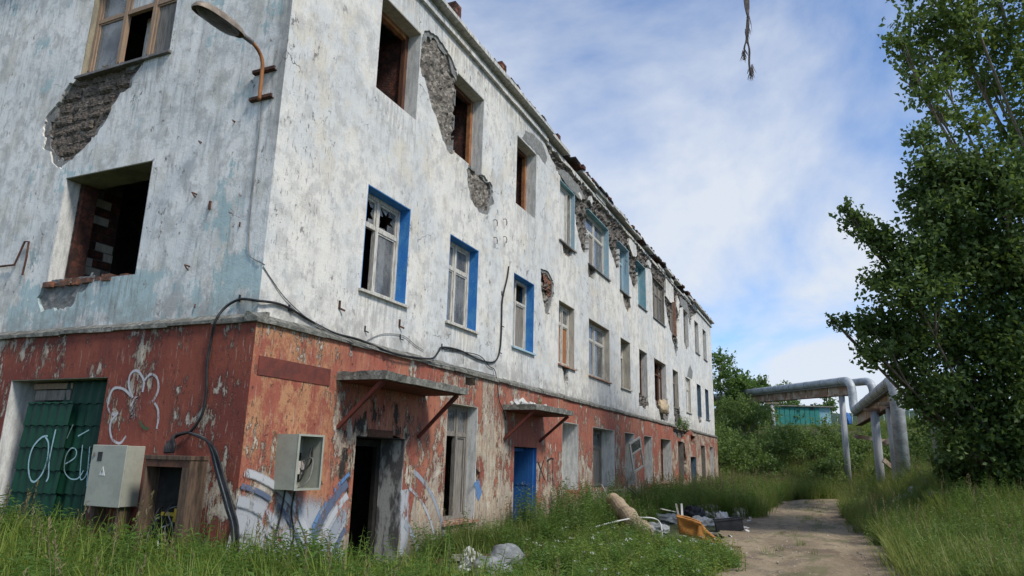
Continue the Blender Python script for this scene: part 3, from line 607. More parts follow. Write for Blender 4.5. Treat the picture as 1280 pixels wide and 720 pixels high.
# ---------------------------------------------------------------- windows and doors
def jag(u0, u1, v0, v1, keep):
    """outline of what is left of a broken pane"""
    n = 14; cu, cv = u0+(u1-u0)*random.uniform(.4, .6), v0+(v1-v0)*random.uniform(.45, .6)
    rr = [random.uniform(.36, .52) if i % 2 else random.uniform(.12, .36) for i in range(n)]; an = [2*math.pi*(i+random.uniform(-.35, .35))/n for i in range(n)]
    inner = [(max(u0+.03, min(u1-.03, cu+(u1-u0)*rr[i]*math.cos(an[i])*1.1)), max(v0+.03, min(v1-.03, cv+(v1-v0)*rr[i]*math.sin(an[i])*1.1))) for i in range(n)]
    return inner
def window(P, u0, u1, v0, v1, reveal=None, top=None, leftr=None, frame='white_wood', d=-.24, cols=(.5,), transom=.68, panes='gggg', sill='sill_tin', rd=-.34, sash=True, base=0., sillw=.06):
    w = empty('window', parent=BLD); b = base
    for m_, q in ((reveal, (u1-.014, u1+.006, v0, v1, rd, b-.003)), (leftr, (u0-.006, u0+.014, v0, v1, rd, b-.003)), (top, (u0-.004, u1+.004, v1-.014, v1+.006, rd, b-.004))):
        if m_: MB().pbox(P, *q).build('reveal', m_, w)
    if sill: MB().box8([P(u0-.05, v0-.025, d), P(u1+.05, v0-.025, d), P(u1+.05, v0-.045, b+sillw), P(u0-.05, v0-.045, b+sillw), P(u0-.05, v0+.015, d), P(u1+.05, v0+.015, d), P(u1+.05, v0-.005, b+sillw), P(u0-.05, v0-.005, b+sillw)]).build('sill', sill, w)
    if frame:
        a0, a1, c0, c1 = u0+.016, u1-.016, v0+.016, v1-.016; fw = .062; mb = MB()
        mb.pbox(P, a0, a0+fw, c0, c1, d-.04, d+.04).pbox(P, a1-fw, a1, c0, c1, d-.04, d+.04).pbox(P, a0+fw, a1-fw, c1-fw, c1, d-.038, d+.038).pbox(P, a0+fw, a1-fw, c0, c0+fw, d-.038, d+.038)
        L = [a0+fw]+[a0+(a1-a0)*c for c in cols]+[a1-fw]
        for c in L[1:-1]: mb.pbox(P, c-.035, c+.035, c0+fw, c1-fw, d-.037, d+.042)
        mb.build('frame', frame, w); k = 0
        for i in range(len(L)-1):
            s0, s1 = L[i]+(.035 if i else 0), L[i+1]-(.035 if i < len(L)-2 else 0); t = c0+(c1-c0)*transom if transom else None
            cells = [(c0+fw, t-.02), (t+.02, c1-fw)] if t else [(c0+fw, c1-fw)]
            if t and sash: MB().pbox(P, s0, s1, t-.03, t+.03, d-.030, d+.034).build('glazing_bar', frame, w)
            for q0, q1 in cells:
                p = panes[k % len(panes)]; k += 1; sw = .04
                if p != 'n' and sash:
                    mb = MB().pbox(P, s0, s0+sw, q0, q1, d-.02, d+.02).pbox(P, s1-sw, s1, q0, q1, d-.02, d+.02).pbox(P, s0+sw, s1-sw, q1-sw, q1, d-.019, d+.019).pbox(P, s0+sw, s1-sw, q0, q0+sw, d-.019, d+.019); mb.build('sash', frame, w)
                if p == 'g': MB().pbox(P, s0+sw*.6, s1-sw*.6, q0+sw*.6, q1-sw*.6, d-.004, d+.002).build('pane', 'dirty_glass', w)
                elif p == 'x': skin(P, rect(s0+sw*.6, s1-sw*.6, q0+sw*.6, q1-sw*.6), [jag(s0, s1, q0, q1, .5)], d+.002, d-.004).build('pane', 'dirty_glass', w)
                elif p == 'b': MB().pbox(P, s0+.01, s1-.01, q0+.005, q1-.01, d-.035, d-.005).build('board', 'orange_board', w)
                elif p == 'w': MB().pbox(P, s0+.01, s1-.01, q0+.005, q1-.01, d-.035, d-.005).build('board', 'white_reveal', w)
                elif p == 'k': MB().pbox(P, s0+.01, s1-.01, q0+.005, q1-.01, d-.035, d-.005).build('board', 'grey_wood', w)
                elif p == 'c':
                    MB().pbox(P, s0+sw*.6, s1-sw*.6, q0+sw*.6, q1-sw*.6, d-.004, d+.002).build('pane', 'dirty_glass', w)
                    mb = MB(); n = 14
                    for q in range(n+1):
                        uu = s0+(s1-s0)*q/n; dd = d-.09+.02*math.sin(q*2.1); mb.v += [tuple(P(uu, q0, dd)), tuple(P(uu, q1, dd))]
                    mb.f += [(2*q, 2*q+2, 2*q+3, 2*q+1) for q in range(n)]; mb.build('curtain', 'cloth_white', w, smooth=True)
    return w
w2_ = lambda i: (PF, UX[i][0], UX[i][1], S2, H2); w3_ = lambda i: (PF, UX[i][0], UX[i][1], S3, H3)
BL = dict(reveal='blue_paint', top='blue_paint', leftr='blue_paint', rd=-.36)
window(*w2_(0), **BL, panes='nxcx', cols=(.47,), sill='white_wood'); window(*w2_(1), **BL, panes='ggcg', sill='white_wood'); window(*w2_(2), **BL, panes='xgkn', cols=(.45,), sill='pale_blue')
CR = dict(reveal='cream_reveal', top='ochre_reveal', leftr='cream_reveal', rd=-.40)
window(*w2_(3), **CR, panes='bgbg', cols=(.55,), sill='sill_red', d=-.2); window(*w2_(4), **CR, panes='gggg', cols=(.5,), sill='sill_red', d=-.22)
window(*w2_(5), **CR, panes='gxng', sill='cream_reveal', d=-.3); window(*w2_(6), reveal='white_reveal', top='white_reveal', frame='brown_wood', panes='nnnn', sill=None, d=-.28)
window(*w2_(7), reveal='white_reveal', top='cream_reveal', frame='brown_wood', panes='kxnn', cols=(.4, .72), sill=None, d=-.24)
window(*w2_(8), reveal='cream_reveal', top='cream_reveal', frame='grey_wood', panes='kkng', sill=None, d=-.2); window(*w2_(9), reveal='cream_reveal', top='cream_reveal', frame='white_wood', panes='wwww', sill='cream_reveal', d=-.12)
window(*w2_(10), reveal='slate_blue', top='slate_blue', frame='slate_blue', panes='gggg', sill=None, d=-.2); window(*w2_(11), reveal='slate_blue', top='slate_blue', frame='slate_blue', panes='gggg', sill='sill_tin', d=-.2)
# third storey: the first three are bare openings
for i in (0, 1, 2):
    w = empty('window', parent=BLD); a, b = UX[i]
    MB().pbox(PF, b-.014, b+.006, S3, H3, -.27, -.003).build('reveal', 'white_reveal', w); MB().pbox(PF, a-.004, b+.004, H3-.014, H3+.006, -.27, -.004).build('reveal', 'white_reveal' if i else 'cream_reveal', w)
    MB().pbox(PF, b-.10, b-.015, S3, H3-.02, -.36, -.272).build('jamb', 'rust_orange' if i else 'brown_wood', w)
    MB().pbox(PF, b-.06, b-.015, S3, H3-.02, -.9, -.37).build('inner_jamb', 'brick_dark', w)
    MB().pbox(PF, a+.02, b-.1, H3-.11, H3-.016, -.36, -.274).build('head', 'rust_orange' if i == 0 else 'brown_wood', w)
    MB().pbox(PF, b-.42, b-.2, S3, H3-.25, -1.0, -.94).build('inner_frame', 'pale_blue' if i == 1 else 'grey_wood', w)
PB = dict(reveal='pale_blue', top='teal_blue', leftr='pale_blue', rd=-.36)
window(*w3_(3), **PB, panes='wngg', cols=(.72,), transom=None, d=-.16); window(*w3_(4), reveal='pale_blue', top='teal_blue', rd=-.36, panes='kggg', cols=(.5,), d=-.22)
window(*w3_(5), reveal='pale_blue', top='pale_blue', panes='gkgg', frame='pale_blue', d=-.26); window(*w3_(6), reveal='teal_blue', top='teal_blue', panes='gggg', frame='teal_blue', d=-.3)
window(*w3_(7), reveal='grey_wood', top='grey_wood', frame='grey_wood', panes='kgkkgk', cols=(.33, .66), d=-.14); window(*w3_(8), reveal='sill_red', frame='grey_wood', panes='nkkn', sill=None, d=-.2)
for i in (9, 10, 11): window(*w3_(i), reveal='white_reveal', top='cream_reveal', frame='grey_wood', panes='kgkg', sill='sill_tin' if i > 9 else None, d=-.2)
# side wall
window(PL, *SW[0], reveal='grey_wood', top='olive_reveal', leftr='ochre_reveal', frame='bare_wood', cols=(.36, .70), transom=.62, panes='ggnwkk', d=-.13, rd=-.4, sill='sill_tin')
iw = [o_ for o_ in BLD.children if o_.name.startswith('window')][-1]
MB().pbox(PL, -3.42, -3.30, 7.5, 8.5, -.42, -.36).pbox(PL, -3.30, -2.75, 8.32, 8.42, -.42, -.37).build('inner_sash', 'white_wood', iw)
w = empty('window', parent=BLD); a, b, c, e = SW[1]
for q, m_ in (((a-.006, a+.014, c, e, -.24, -.003), 'white_reveal'), ((b-.014, b+.006, c, e, -.24, -.003), 'white_reveal'), ((a, b, e-.014, e+.006, -.5, -.004), 'olive_reveal')): MB().pbox(PL, *q).build('reveal', m_, w)
MB().pbox(PL, a+.015, a+.09, c, e-.02, -.49, -.26).build('jamb', 'brick_dark', w)
mb = MB(); u = a-.04
while u < b: mb.pbox(PL, u, min(u+random.uniform(.08, .2), b), c-.03-random.uniform(0, .03), c+random.uniform(0, .05), -.4, random.uniform(-.03, .03)); u += .16
mb.build('broken_sill', 'brick_red', w)
# ground-floor windows, set in the thick red wall
def lw(i, **k): a, b, c, e = LX[i]; return window(PF, a, b, c, e, base=.1, **k)
lw(1, reveal='white_reveal', top='cream_reveal', frame='grey_wood', d=-.14, cols=(.62, ), transom=.74, panes='ngkg', rd=-.3, sill='sill_red')
WR = dict(reveal='white_reveal', top='white_reveal', leftr='white_reveal', rd=-.42, sill=None)
lw(3, **WR, frame='white_wood', d=-.44, cols=(.5,), panes='wwww'); lw(4, **WR, frame='grey_wood', d=-.36, cols=(.5,), panes='nnkg')
lw(5, **WR, frame=None); lw(6, **WR, frame='brown_wood', d=-.42, cols=(.5,), panes='nnnn'); lw(7, reveal='white_reveal', top='cream_reveal', frame='brown_wood', rd=-.42, d=-.3, cols=(.45, .6), panes='nnkknx', sill='sill_red')
lw(8, reveal='grey_wood', frame=None, sill=None, rd=-.4); lw(10, reveal='grey_wood', top='cream_reveal', frame='grey_wood', panes='nkng', d=-.2, sill=None); lw(11, reveal='white_reveal', top='cream_reveal', frame='grey_wood', panes='kkkk', d=-.15, sill=None)
# casement hanging out of the sixth ground-floor opening
hc = empty('hanging_casement', (.12, 17.3, 1.6)); tag(hc, 'white broken casement hanging skewed out of a ground floor opening', 'window frame')
M = Matrix.Translation((.30, 17.45, 1.86)) @ Matrix.Rotation(R(28), 4, 'X') @ Matrix.Rotation(R(-25), 4, 'Z')
for q, nm in (((-.02, -.30, -.55), 'stile'), ((-.02, .24, -.55), 'stile')): MB().box(q, (q[0]+.04, q[1]+.06, .55), M).build(nm, 'white_wood', hc)
for z in (-.55, .1, .49): MB().box((-.019, -.24, z), (.019, .24, z+.06), M).build('rail', 'white_wood', hc)
MB().box((-.003, -.24, .16), (.003, .24, .49), M).build('pane', 'dirty_glass', hc)
# doorways
dr = empty('doorway', parent=BLD); a, b, c, e = LX[0]
MB().pbox(PF, b-.02, b+.006, c, e, -.34, .096).build('reveal', 'grimy_reveal', dr); MB().pbox(PF, a-.004, b-.02, e-.012, e+.006, -.4, .09).build('reveal', 'char_and_shade', dr)
mb = MB().pbox(PF, a+.01, a+.10, 0, e-.02, -.40, -.30).pbox(PF, b-.12, b-.03, 0, e-.02, -.42, -.345).pbox(PF, a+.1, b-.12, e-.13, e-.03, -.4, -.31); mb.build('door_frame', 'char_and_shade', dr)
MB().box((-2.6, 1.55, -.02), (-2.5, 5.5, 3.0)).box((-2.5, 1.45, -.02), (-.5, 1.55, 3.0)).box((-2.5, 3.9, -.02), (-.5, 4.0, 3.0)).build('burnt_lobby_wall', 'char_and_shade', dr)
MB().pbox(PF, 2.35, 3.0, 1.88, 1.99, .06, .108).build('lintel', 'rust', dr)
dr = empty('door', parent=BLD); a, b, c, e = LX[2]
MB().pbox(PF, b-.06, b-.012, .02, e-.04, -.82, .03).build('door_leaf', 'blue_door', dr); MB().pbox(PF, b-.01, b+.006, c, e, -.5, .096).build('reveal', 'blue_door', dr)
for z in (.25, 1.05): MB().pbox(PF, b-.072, b-.062, z, z+.6, -.72, -.08).build('door_panel', 'blue_door', dr)
MB().pbox(PF, b-.11, b-.062, .98, 1.0, -.72, -.60).build('handle', 'rust', dr)
MB().pbox(PF, a+.01, a+.08, 0, e-.02, -.3, -.2).pbox(PF, a+.08, b-.07, e-.09, e-.02, -.3, -.2).build('door_frame', 'blue_door', dr)
dr = empty('door', parent=BLD); a, b, c, e = LX[9]
MB().pbox(PF, a+.03, b-.03, .02, e-.03, -.24, -.19).build('door_leaf', 'slate_blue', dr); MB().pbox(PF, b-.014, b+.006, c, e, -.3, .096).build('reveal', 'slate_blue', dr)
# green metal-tile sheets over the side doorway
dr = empty('boarded_doorway', parent=BLD); a, b, c, e = SD
MB().pbox(PL, a-.006, a+.014, c, e, -.42, .096).build('reveal', 'white_reveal', dr); MB().pbox(PL, a, b, e-.012, e+.006, -.42, .095).build('reveal', 'ochre_reveal', dr)
def tile_sheet(u0, u1, v0, v1, d, tilt):
    mb = MB(); nu = int((u1-u0)/.022); vv = []; v = v0
    while v < v1:
        for t in (0, .02, .5, .95): 
            if v+t*.30 < v1: vv.append((v+t*.30, .022*(1-t) if t > .01 else 0))
        v += .30
    vv.append((v1, .0))
    for j, (v, h) in enumerate(vv):
        for i in range(nu+1):
            u = u0+(u1-u0)*i/nu; wv = .011*math.cos(2*math.pi*(u-u0)/.18); mb.v.append(tuple(PL(u+tilt*(v-v0), v+.008*math.cos(2*math.pi*(u-u0)/.18)*(h > .015), d+h+wv)))
    for j in range(len(vv)-1):
        for i in range(nu): mb.f.append((j*(nu+1)+i, j*(nu+1)+i+1, (j+1)*(nu+1)+i+1, (j+1)*(nu+1)+i))
    return mb.build('tile_sheet', 'green_panel', dr, fix=False)
t1 = tile_sheet(-3.45, -2.37, -.2, 2.53, -.10, 0.); t2 = tile_sheet(-4.12, -3.18, -.2, 2.23, .0, .02)
MB().pbox(PL, -4.1, -3.35, 2.26, 2.40, -.14, -.08).build('plank', 'grey_wood', dr); MB().pbox(PL, -4.2, -3.35, 2.42, 2.50, -.16, -.1).build('plank', 'bare_wood', dr)
G = lambda u, v, d=0: AY(u, v, -.05)
def sp(pts, y, k=5): return sm2([(AY(u, v, y).x, AY(u, v, y).z) for u, v in pts], k)
paint('graffiti', PL, [(sp([(60, 545), (52, 547), (41, 560), (36, 580), (38, 598), (44, 602), (53, 592), (59, 575), (61, 555), (57, 546)], -.03), False), (sp([(70, 537), (66, 555), (62, 575), (61, 595), (58, 602)], -.03), False)], .034, .034, 'spray_mint', dr)
paint('graffiti', PL, [(sp([(86, 530), (78, 548)], -.0), False), (sp([(92, 545), (106, 537)], 0.), False), (sp([(76, 580), (88, 572), (90, 563), (84, 560), (77, 570), (75, 588), (82, 598), (92, 598), (99, 588)], 0.), False), (sp([(98, 556), (96, 575), (95, 598), (101, 596), (107, 580)], 0.), False), (sp([(107, 558), (105, 580), (103, 608)], 0.), False)], .022, -.062, 'spray_mint', dr)
# spray paint: flower on the side wall
fy = -.104
paint('graffiti_flower', PL, [(sp(q, fy), False) for q in ([(166, 497), (161, 482), (163, 468), (170, 463), (176, 468), (180, 478), (178, 490)], [(180, 476), (188, 468), (196, 472), (198, 486), (192, 500), (184, 505)], [(190, 500), (197, 510), (198, 524), (196, 536)], [(164, 495), (154, 486), (142, 486), (136, 500), (136, 512), (142, 518), (148, 516)], [(146, 518), (138, 530), (140, 548), (150, 554), (158, 545)])], .045, .104, 'spray_flower', BLD)
paint('graffiti_flower', PL, [(sp([(164, 508), (171, 497), (166, 514), (174, 502), (165, 521), (175, 509), (167, 525), (174, 517)], fy, 5), False)], .075, .108, 'spray_pink', BLD)
paint('graffiti_flower', PL, [(sp([(174, 524), (180, 534), (188, 536)], fy, 6), False)], .05, .112, 'spray_green', BLD)
# rainbow arcs on the red front, broken by the doorway
def arcs(cu, cv, a0, a1, rows, d=.104):
    for i, (r_, w_, m_) in enumerate(rows):
        pts_ = [(p, q) for p, q in arc(cu, cv, r_, r_*.92, a0, a1, 60) if not (2.0-w_*.3 < p < 3.44+w_*.3)]
        if len(pts_) > 3: paint('graffiti_arc', PF, [(pts_, False)], w_, d+i*.002, m_, BLD)
arcs(3.05, -.25, 100, 178, [(1.95, .16, 'spray_navy'), (1.80, .13, 'spray_white'), (1.62, .20, 'spray_grey'), (1.44, .11, 'spray_navy'), (1.28, .22, 'spray_pale'), (1.08, .08, 'spray_navy'), (2.06, .07, 'spray_blue')])
arcs(2.85, -.35, 12, 66, [(2.05, .10, 'spray_grey'), (1.75, .07, 'spray_pale'), (1.2, .14, 'spray_grey')])
arcs(-.35, -.2, 8, 80, [(1.75, .12, 'spray_white'), (1.58, .08, 'spray_navy'), (1.40, .16, 'spray_pale'), (1.15, .3, 'spray_pale'), (.85, .34, 'spray_pale')], .122)
paint('graffiti_wash', PF, [(sm2([(-.05, .65), (.5, .7), (1.0, .62), (1.5, .55), (1.95, .5)], 8), False)], 1.1, .102, 'spray_pale', BLD)
paint('graffiti_wash', PF, [(sm2([(5.98, 1.2), (6.05, 1.0), (6.15, .9)], 8), False)], .3, .104, 'spray_blue', BLD)
paint('graffiti_wash', PF, [(sm2([(3.44, 1.1), (3.46, .8), (3.5, .4), (3.5, .1)], 8), False)], .3, .106, 'spray_pale', BLD)
paint('soot_stain', PF, [(sm2([(1.75, 1.95), (2.2, 2.15), (2.9, 2.2), (3.5, 2.05)], 8), False)], .6, .1025, 'soot', BLD)
paint('soot_stain', PF, [(sm2([(1.9, 1.7), (1.85, 1.2), (1.92, .7)], 8), False)], .35, .1032, 'soot', BLD)
sx = .104
def fp(pts, k=5): return sm2([(AX(u, v, sx).y, AX(u, v, sx).z) for u, v in pts], k)
paint('graffiti_letters', PF, [(fp([(672, 577), (676, 587), (681, 600)]), False), (fp([(680, 575), (676, 588), (674, 602)]), False), (fp([(685, 602), (685, 590), (685, 576)]), False), (fp([(684, 576), (689, 573), (692, 574)]), False), (fp([(691, 574), (691, 590), (691, 608)]), False)], .055, .104, 'spray_black', BLD)
# steel strip on the front
MB().pbox(PF, .0, 1.36, 2.52, 2.75, .1, .112).build('steel_strip', 'rust_red', BLD)
# entrance canopies
def canopy(y0, y1, x1, z, droop=0):
    c = empty('entrance_canopy', parent=BLD); n = 16; mb = MB()
    for lay in (0, 1):
        for i in range(n+1):
            for j in range(7):
                y = y0+(y1-y0)*i/n; x = .09+(x1-.09)*j/6; e = .03*nz((x, y, lay), 5, 2)*(j > 4 or i in (0, n)); mb.v.append((x+e, y+e, z-droop*i/n+(.11+.02*nz((x, y, 0), 3, 1)+.02*nz((x, y, 0), 9, 4) if lay else 0)))
    k = (n+1)*7
    for i in range(n):
        for j in range(6): a = i*7+j; mb.f += [(a, a+7, a+8, a+1), (k+a, k+a+1, k+a+8, k+a+7)]
    for i in range(n): a = i*7; mb.f += [(a, k+a, k+a+7, a+7), (a+6, a+13, k+a+13, k+a+6)]
    for j in range(6): a = j; mb.f += [(a, a+1, k+a+1, k+a)]; a = n*7+j; mb.f += [(a, k+a, k+a+1, a+1)]
    mb.build('slab', 'concrete', c)
    MB().box((.102, y0+.08, z-.015), (x1-.08, y1-.06, z-.004)).build('soffit', 'rust_red', c)
    return c
c1 = canopy(1.51, 3.92, .9, 2.62); c2 = canopy(7.05, 9.32, .88, 2.61, -.02)
for c_, y, zl in ((c1, 1.62, 1.97), (c1, 3.76, 1.92), (c2, 7.15, 2.0), (c2, 9.15, 2.02)): MB().beam((.10, y, zl), (.80, y, 2.615), .05, .05).beam((.10, y+.028, zl+.03), (.80, y+.028, 2.60), .006, .06).build('brace', 'rust_red', c_)
mb = MB()
for k in range(60):
    y = random.uniform(7.1, 9.0); x = random.uniform(.12, .5); s_ = random.uniform(.03, .09); M = Matrix.Translation((x, y, 2.73+s_*.3+max(0, .25-x)*.7)) @ Matrix.Rotation(random.uniform(0, 3), 4, Vector((random.random(), random.random(), 1)).normalized()); mb.box((-s_, -s_, -s_*.6), (s_, s_*.7, s_*.5), M)
o = mb.build('fallen_plaster', 'plaster_white', c2); o['kind'] = 'stuff'

# ---------------------------------------------------------------- fittings on the walls
def solo(mb, name, mat, label, cat, group=None, **k): return tag(mb.build(name, mat, **k), label, cat, group)
# street lamp on the side wall
lp = empty('wall_lamp', (-.32, -.1, 6.2)); tag(lp, 'rusty street lamp on a bent arm fixed to the side wall near the corner', 'street lamp')
pipe = smooth([(-.32, -.07, 6.20), (-.32, -.075, 6.5), (-.32, -.09, 6.74), (-.325, -.16, 6.86), (-.33, -.30, 6.93), (-.33, -.44, 6.93)], 6)
MB().tube(pipe, .026, 10).build('arm', 'rust_orange', lp, smooth=True)
MB().tube([(-.33, -.30, 6.93), (-.33, -.47, 6.935)], .036, 10).build('collar', 'sill_tin', lp, smooth=True)
for z in (6.25, 6.66): MB().box((-.52, -.062, z-.022), (-.13, -.034, z+.022)).box((-.52, -.045, z-.028), (-.13, -.0, z-.024)).build('bracket', 'rust', lp)
mb = MB(); n = 20
for k, (s_, zt) in enumerate(((1.0, 0), (1.0, .035), (.93, .075), (.7, .115), (.3, .13))):
    for i in range(n):
        a = 2*math.pi*i/n; ca, sa = math.cos(a), math.sin(a); wv = .135*s_*np.sign(ca)*abs(ca)**.75; ln = .40*s_*np.sign(sa)*abs(sa)**.7
        mb.v.append((-.33+wv*(1-.25*(ln/.4+1)/2), -.86+ln, 6.875+zt+.02*(ln/.4)))
for k in range(4):
    for i in range(n): a = k*n+i; b = k*n+(i+1) % n; mb.f.append((a, b, b+n, a+n))
mb.f.append(tuple(range(4*n, 5*n))); mb.build('lamp_head', 'lamp_housing', lp, smooth=True)
mb = MB()
for k, (s_, zt) in enumerate(((.95, 0.005), (.86, -.025), (.5, -.045))):
    for i in range(n):
        a = 2*math.pi*i/n; ca, sa = math.cos(a), math.sin(a); mb.v.append((-.33+.12*s_*ca, -.88+.35*s_*np.sign(sa)*abs(sa)**.7, 6.874+zt))
for k in range(2):
    for i in range(n): a = k*n+i; b = k*n+(i+1) % n; mb.f.append((a, b, b+n, a+n))
mb.f.append(tuple(range(2*n, 3*n))); mb.build('lens', 'lamp_lens', lp, smooth=True)
solo(MB().tube(smooth([(-.32, -.03, 6.2), (-.31, -.012, 5.6), (-.30, -.012, 4.6), (-.25, -.012, 4.1), (-.14, -.012, 3.98), (-.03, -.02, 3.93), (.015, .02, 3.9)], 6), .007, 5), 'lamp_cable', 'grey_cable', 'thin grey wire running down the side wall below the street lamp', 'cable')
# main feed: black cable from the cabinets up and along the front
def wpt(u, v, w, off=.02): return AY(u, v, -.1-off) if w == 'l' else (AX(u, v, off) if w == 'f' else AX(u, v, .1+off))
up = [AY(u, v, y) for u, v, y in ((236, 542, -.14), (252, 520, -.13), (258, 490, -.125), (259, 455, -.125), (264, 425, -.13), (270, 400, -.18), (283, 383, -.07), (301, 374, -.03))]
rn = [AX(u, v, x) for u, v, x in ((322, 376, .03), (345, 379, .03), (363, 386, .03), (395, 405, .03), (420, 417, .06), (450, 425, .10), (490, 441, .19), (520, 447, .20), (540, 448, .19), (548, 440, .1), (553, 434, .03), (575, 438, .03), (600, 450, .03), (618, 452, .03), (625, 437, .03), (627, 405, .03), (628, 375, .03), (634, 348, .03), (636, 333, .02))]
solo(MB().tube(smooth(up+rn, 5), .017, 7), 'power_cable', 'black_rubber', 'thick black cable climbing from the cabinets and sagging along the white front', 'cable', smooth=True)
r2 = [AX(u, v, x) for u, v, x in ((329, 333, .012), (340, 350, .012), (358, 374, .02), (390, 402, .03), (430, 424, .14), (470, 437, .17), (500, 445, .19), (540, 452, .17), (580, 460, .17), (620, 470, .17))]
solo(MB().tube(smooth(r2, 5), .007, 6), 'thin_cable', 'grey_cable', 'thin grey cable lying along the ledge under the blue windows', 'cable', smooth=True)
r3 = [AX(u, v, x) for u, v, x in ((455, 428, .03), (470, 420, .02), (485, 417, .02), (505, 420, .02), (520, 432, .02), (530, 438, .02))]
solo(MB().tube(smooth(r3, 5), .006, 5), 'loose_wire', 'grey_cable', 'loose pale wire looping over the white wall below the first blue window', 'wire', smooth=True)
r4 = [AX(u, v, x) for u, v, x in ((556, 437, .02), (580, 440, .03), (600, 445, .03), (612, 458, .03), (618, 462, .03), (621, 475, .14), (624, 500, .13), (630, 515, .13), (632, 525, .12))]
solo(MB().tube(smooth(r4, 5), .009, 6), 'branch_cable', 'black_rubber', 'thin black cable dropping from the ledge to the second canopy', 'cable', smooth=True)
# coil over the rusty cabinet and a bundle to the ground
for k in range(6):
    dx = k*.012; pts = [AY(u, v, y) for u, v, y in ((238-k, 540, -.14), (222-k, 545, -.17-dx), (208+k*2, 556, -.24-dx), (206+k*2, 566, -.30))]
    pts2 = [AY(u, v, y) for u, v, y in ((236, 541, -.15), (252+k, 545+k, -.2-dx), (262+k*1.5, 558+k, -.26-dx), (270+k*1.6, 590, -.30), (281+k*1.8, 630, -.32), (290+k*1.6, 672, -.34))]
    if k < 6: solo(MB().tube(smooth(pts, 5), .015, 6), 'feeder_cable', 'black_rubber', 'black cable looping from the wall into the rusty open cabinet', 'cable', 'black cables looping into the rusty cabinet', smooth=True)
    e = pts2[-1]; pts2.append(Vector((e.x+.02, e.y-.02, .0)))
    solo(MB().tube(smooth(pts2, 5), .014, 6), 'feeder_cable', 'black_rubber' if k != 2 else 'grey_cable', 'cable hanging from the coil past the rusty cabinet to the ground', 'cable', 'cables hanging to the ground beside the rusty cabinet', smooth=True)
# closed grey cabinet
cb_ = empty('meter_cabinet', (-1.78, -.1, .93)); tag(cb_, 'closed grey steel meter cabinet with a warning triangle on the red side wall', 'cabinet')
MB().box((-2.08, -.345, .93), (-1.48, -.1, 1.65)).build('case', 'cabinet_grey', cb_, bevel=.006)
MB().box((-2.09, -.368, .925), (-1.472, -.347, 1.655)).build('door', 'cabinet_grey', cb_, bevel=.006)
MB().box((-1.97, -.372, 1.46), (-1.89, -.367, 1.57)).build('meter_window', 'black_plastic', cb_)
MB().box((-2.035, -.385, 1.52), (-2.015, -.365, 1.56)).build('lock', 'sill_tin', cb_)
t_ = MB().add([(-1.90, -.372, 1.29), (-1.79, -.372, 1.29), (-1.845, -.372, 1.40), (-1.90, -.368, 1.29), (-1.79, -.368, 1.29), (-1.845, -.368, 1.40)], [(0, 1, 2), (3, 5, 4), (0, 3, 4, 1), (1, 4, 5, 2), (2, 5, 3, 0)]).build('warning_triangle', 'warning_white', cb_)
MB().add([(-1.850, -.374, 1.365), (-1.838, -.374, 1.365), (-1.845, -.374, 1.338), (-1.832, -.374, 1.338), (-1.853, -.374, 1.302), (-1.846, -.374, 1.33), (-1.858, -.374, 1.33)], [(0, 1, 2, 6), (2, 3, 4, 5)]).build('lightning_mark', 'spray_black' if 0 else 'black_plastic', cb_, fix=False)
for x in (-2.0, -1.56): MB().box((x-.03, -.30, -.05), (x+.03, -.14, .93)).build('leg', 'cabinet_rust', cb_)
# open rusty cabinet
rc = empty('rusty_cabinet', (-.77, -.1, 0)); tag(rc, 'rusty doorless cable cabinet standing open with tangled wires inside', 'cabinet')
for q in (((-1.14, -.36, -.05), (-1.11, -.105, 1.5)), ((-.43, -.36, -.05), (-.40, -.105, 1.5)), ((-1.15, -.37, 1.5), (-.39, -.104, 1.55)), ((-1.11, -.125, 0), (-.43, -.106, 1.5)), ((-1.11, -.36, -.05), (-.46, -.1251, .05))): MB().box(*q).build('panel', 'cabinet_rust', rc, bevel=.004)
MB().box((-1.11, -.358, 1.42), (-.43, -.33, 1.499)).build('header', 'rust', rc); MB().box((-.52, -.362, .05), (-.43, -.34, 1.42)).build('jamb', 'cabinet_rust', rc)
MB().box((-1.105, -.16, .06), (-.435, -.127, 1.49)).build('back_board', 'char_and_shade', rc)  # near-black colour paints in the shade inside the cabinet; nothing burnt here
MB().box((-.95, -.2, .86), (-.64, -.165, .90)).box((-.72, -.22, .80), (-.68, -.16, .95)).build('terminal_bar', 'yellow_metal', rc)
for k in range(9):
    x = random.uniform(-1.05, -.65); z = random.uniform(.75, 1.05); pts = [(x, -.15, z), (x+random.uniform(-.1, .1), -.24, z-.05), (x+random.uniform(-.15, .15), -.27, z-.3), (x+random.uniform(-.1, .1), -.22, .1)]
    MB().tube(smooth(pts, 5), .008, 5).build('wire', random.choice(['black_rubber', 'grey_cable', 'hose_white']), rc, smooth=True)
# open switch box on the front
sb = empty('switch_box', (.1, .7, 1.18)); tag(sb, 'open grey steel switch box without its door on the graffitied red front', 'switch box')
for q in (((.1, .46, 1.18), (.43, .472, 1.84)), ((.1, .928, 1.18), (.43, .94, 1.84)), ((.1, .472, 1.828), (.43, .928, 1.84)), ((.1, .472, 1.18), (.43, .928, 1.192)), ((.103, .472, 1.192), (.115, .928, 1.828))): MB().box(*q).build('panel', 'cabinet_grey', sb)
for q in (((.43, .455, 1.175), (.436, .49, 1.845)), ((.43, .915, 1.175), (.436, .945, 1.845)), ((.43, .49, 1.82), (.436, .915, 1.845)), ((.43, .49, 1.175), (.436, .915, 1.2))): MB().box(*q).build('rim', 'cabinet_grey', sb)
MB().box((.116, .62, 1.28), (.16, .86, 1.62)).build('fuse_board', 'char_and_shade', sb)
for y_ in (.65, .73, .80): MB().box((.16, y_, 1.36), (.23, y_+.05, 1.52)).build('fuse', 'porcelain', sb)
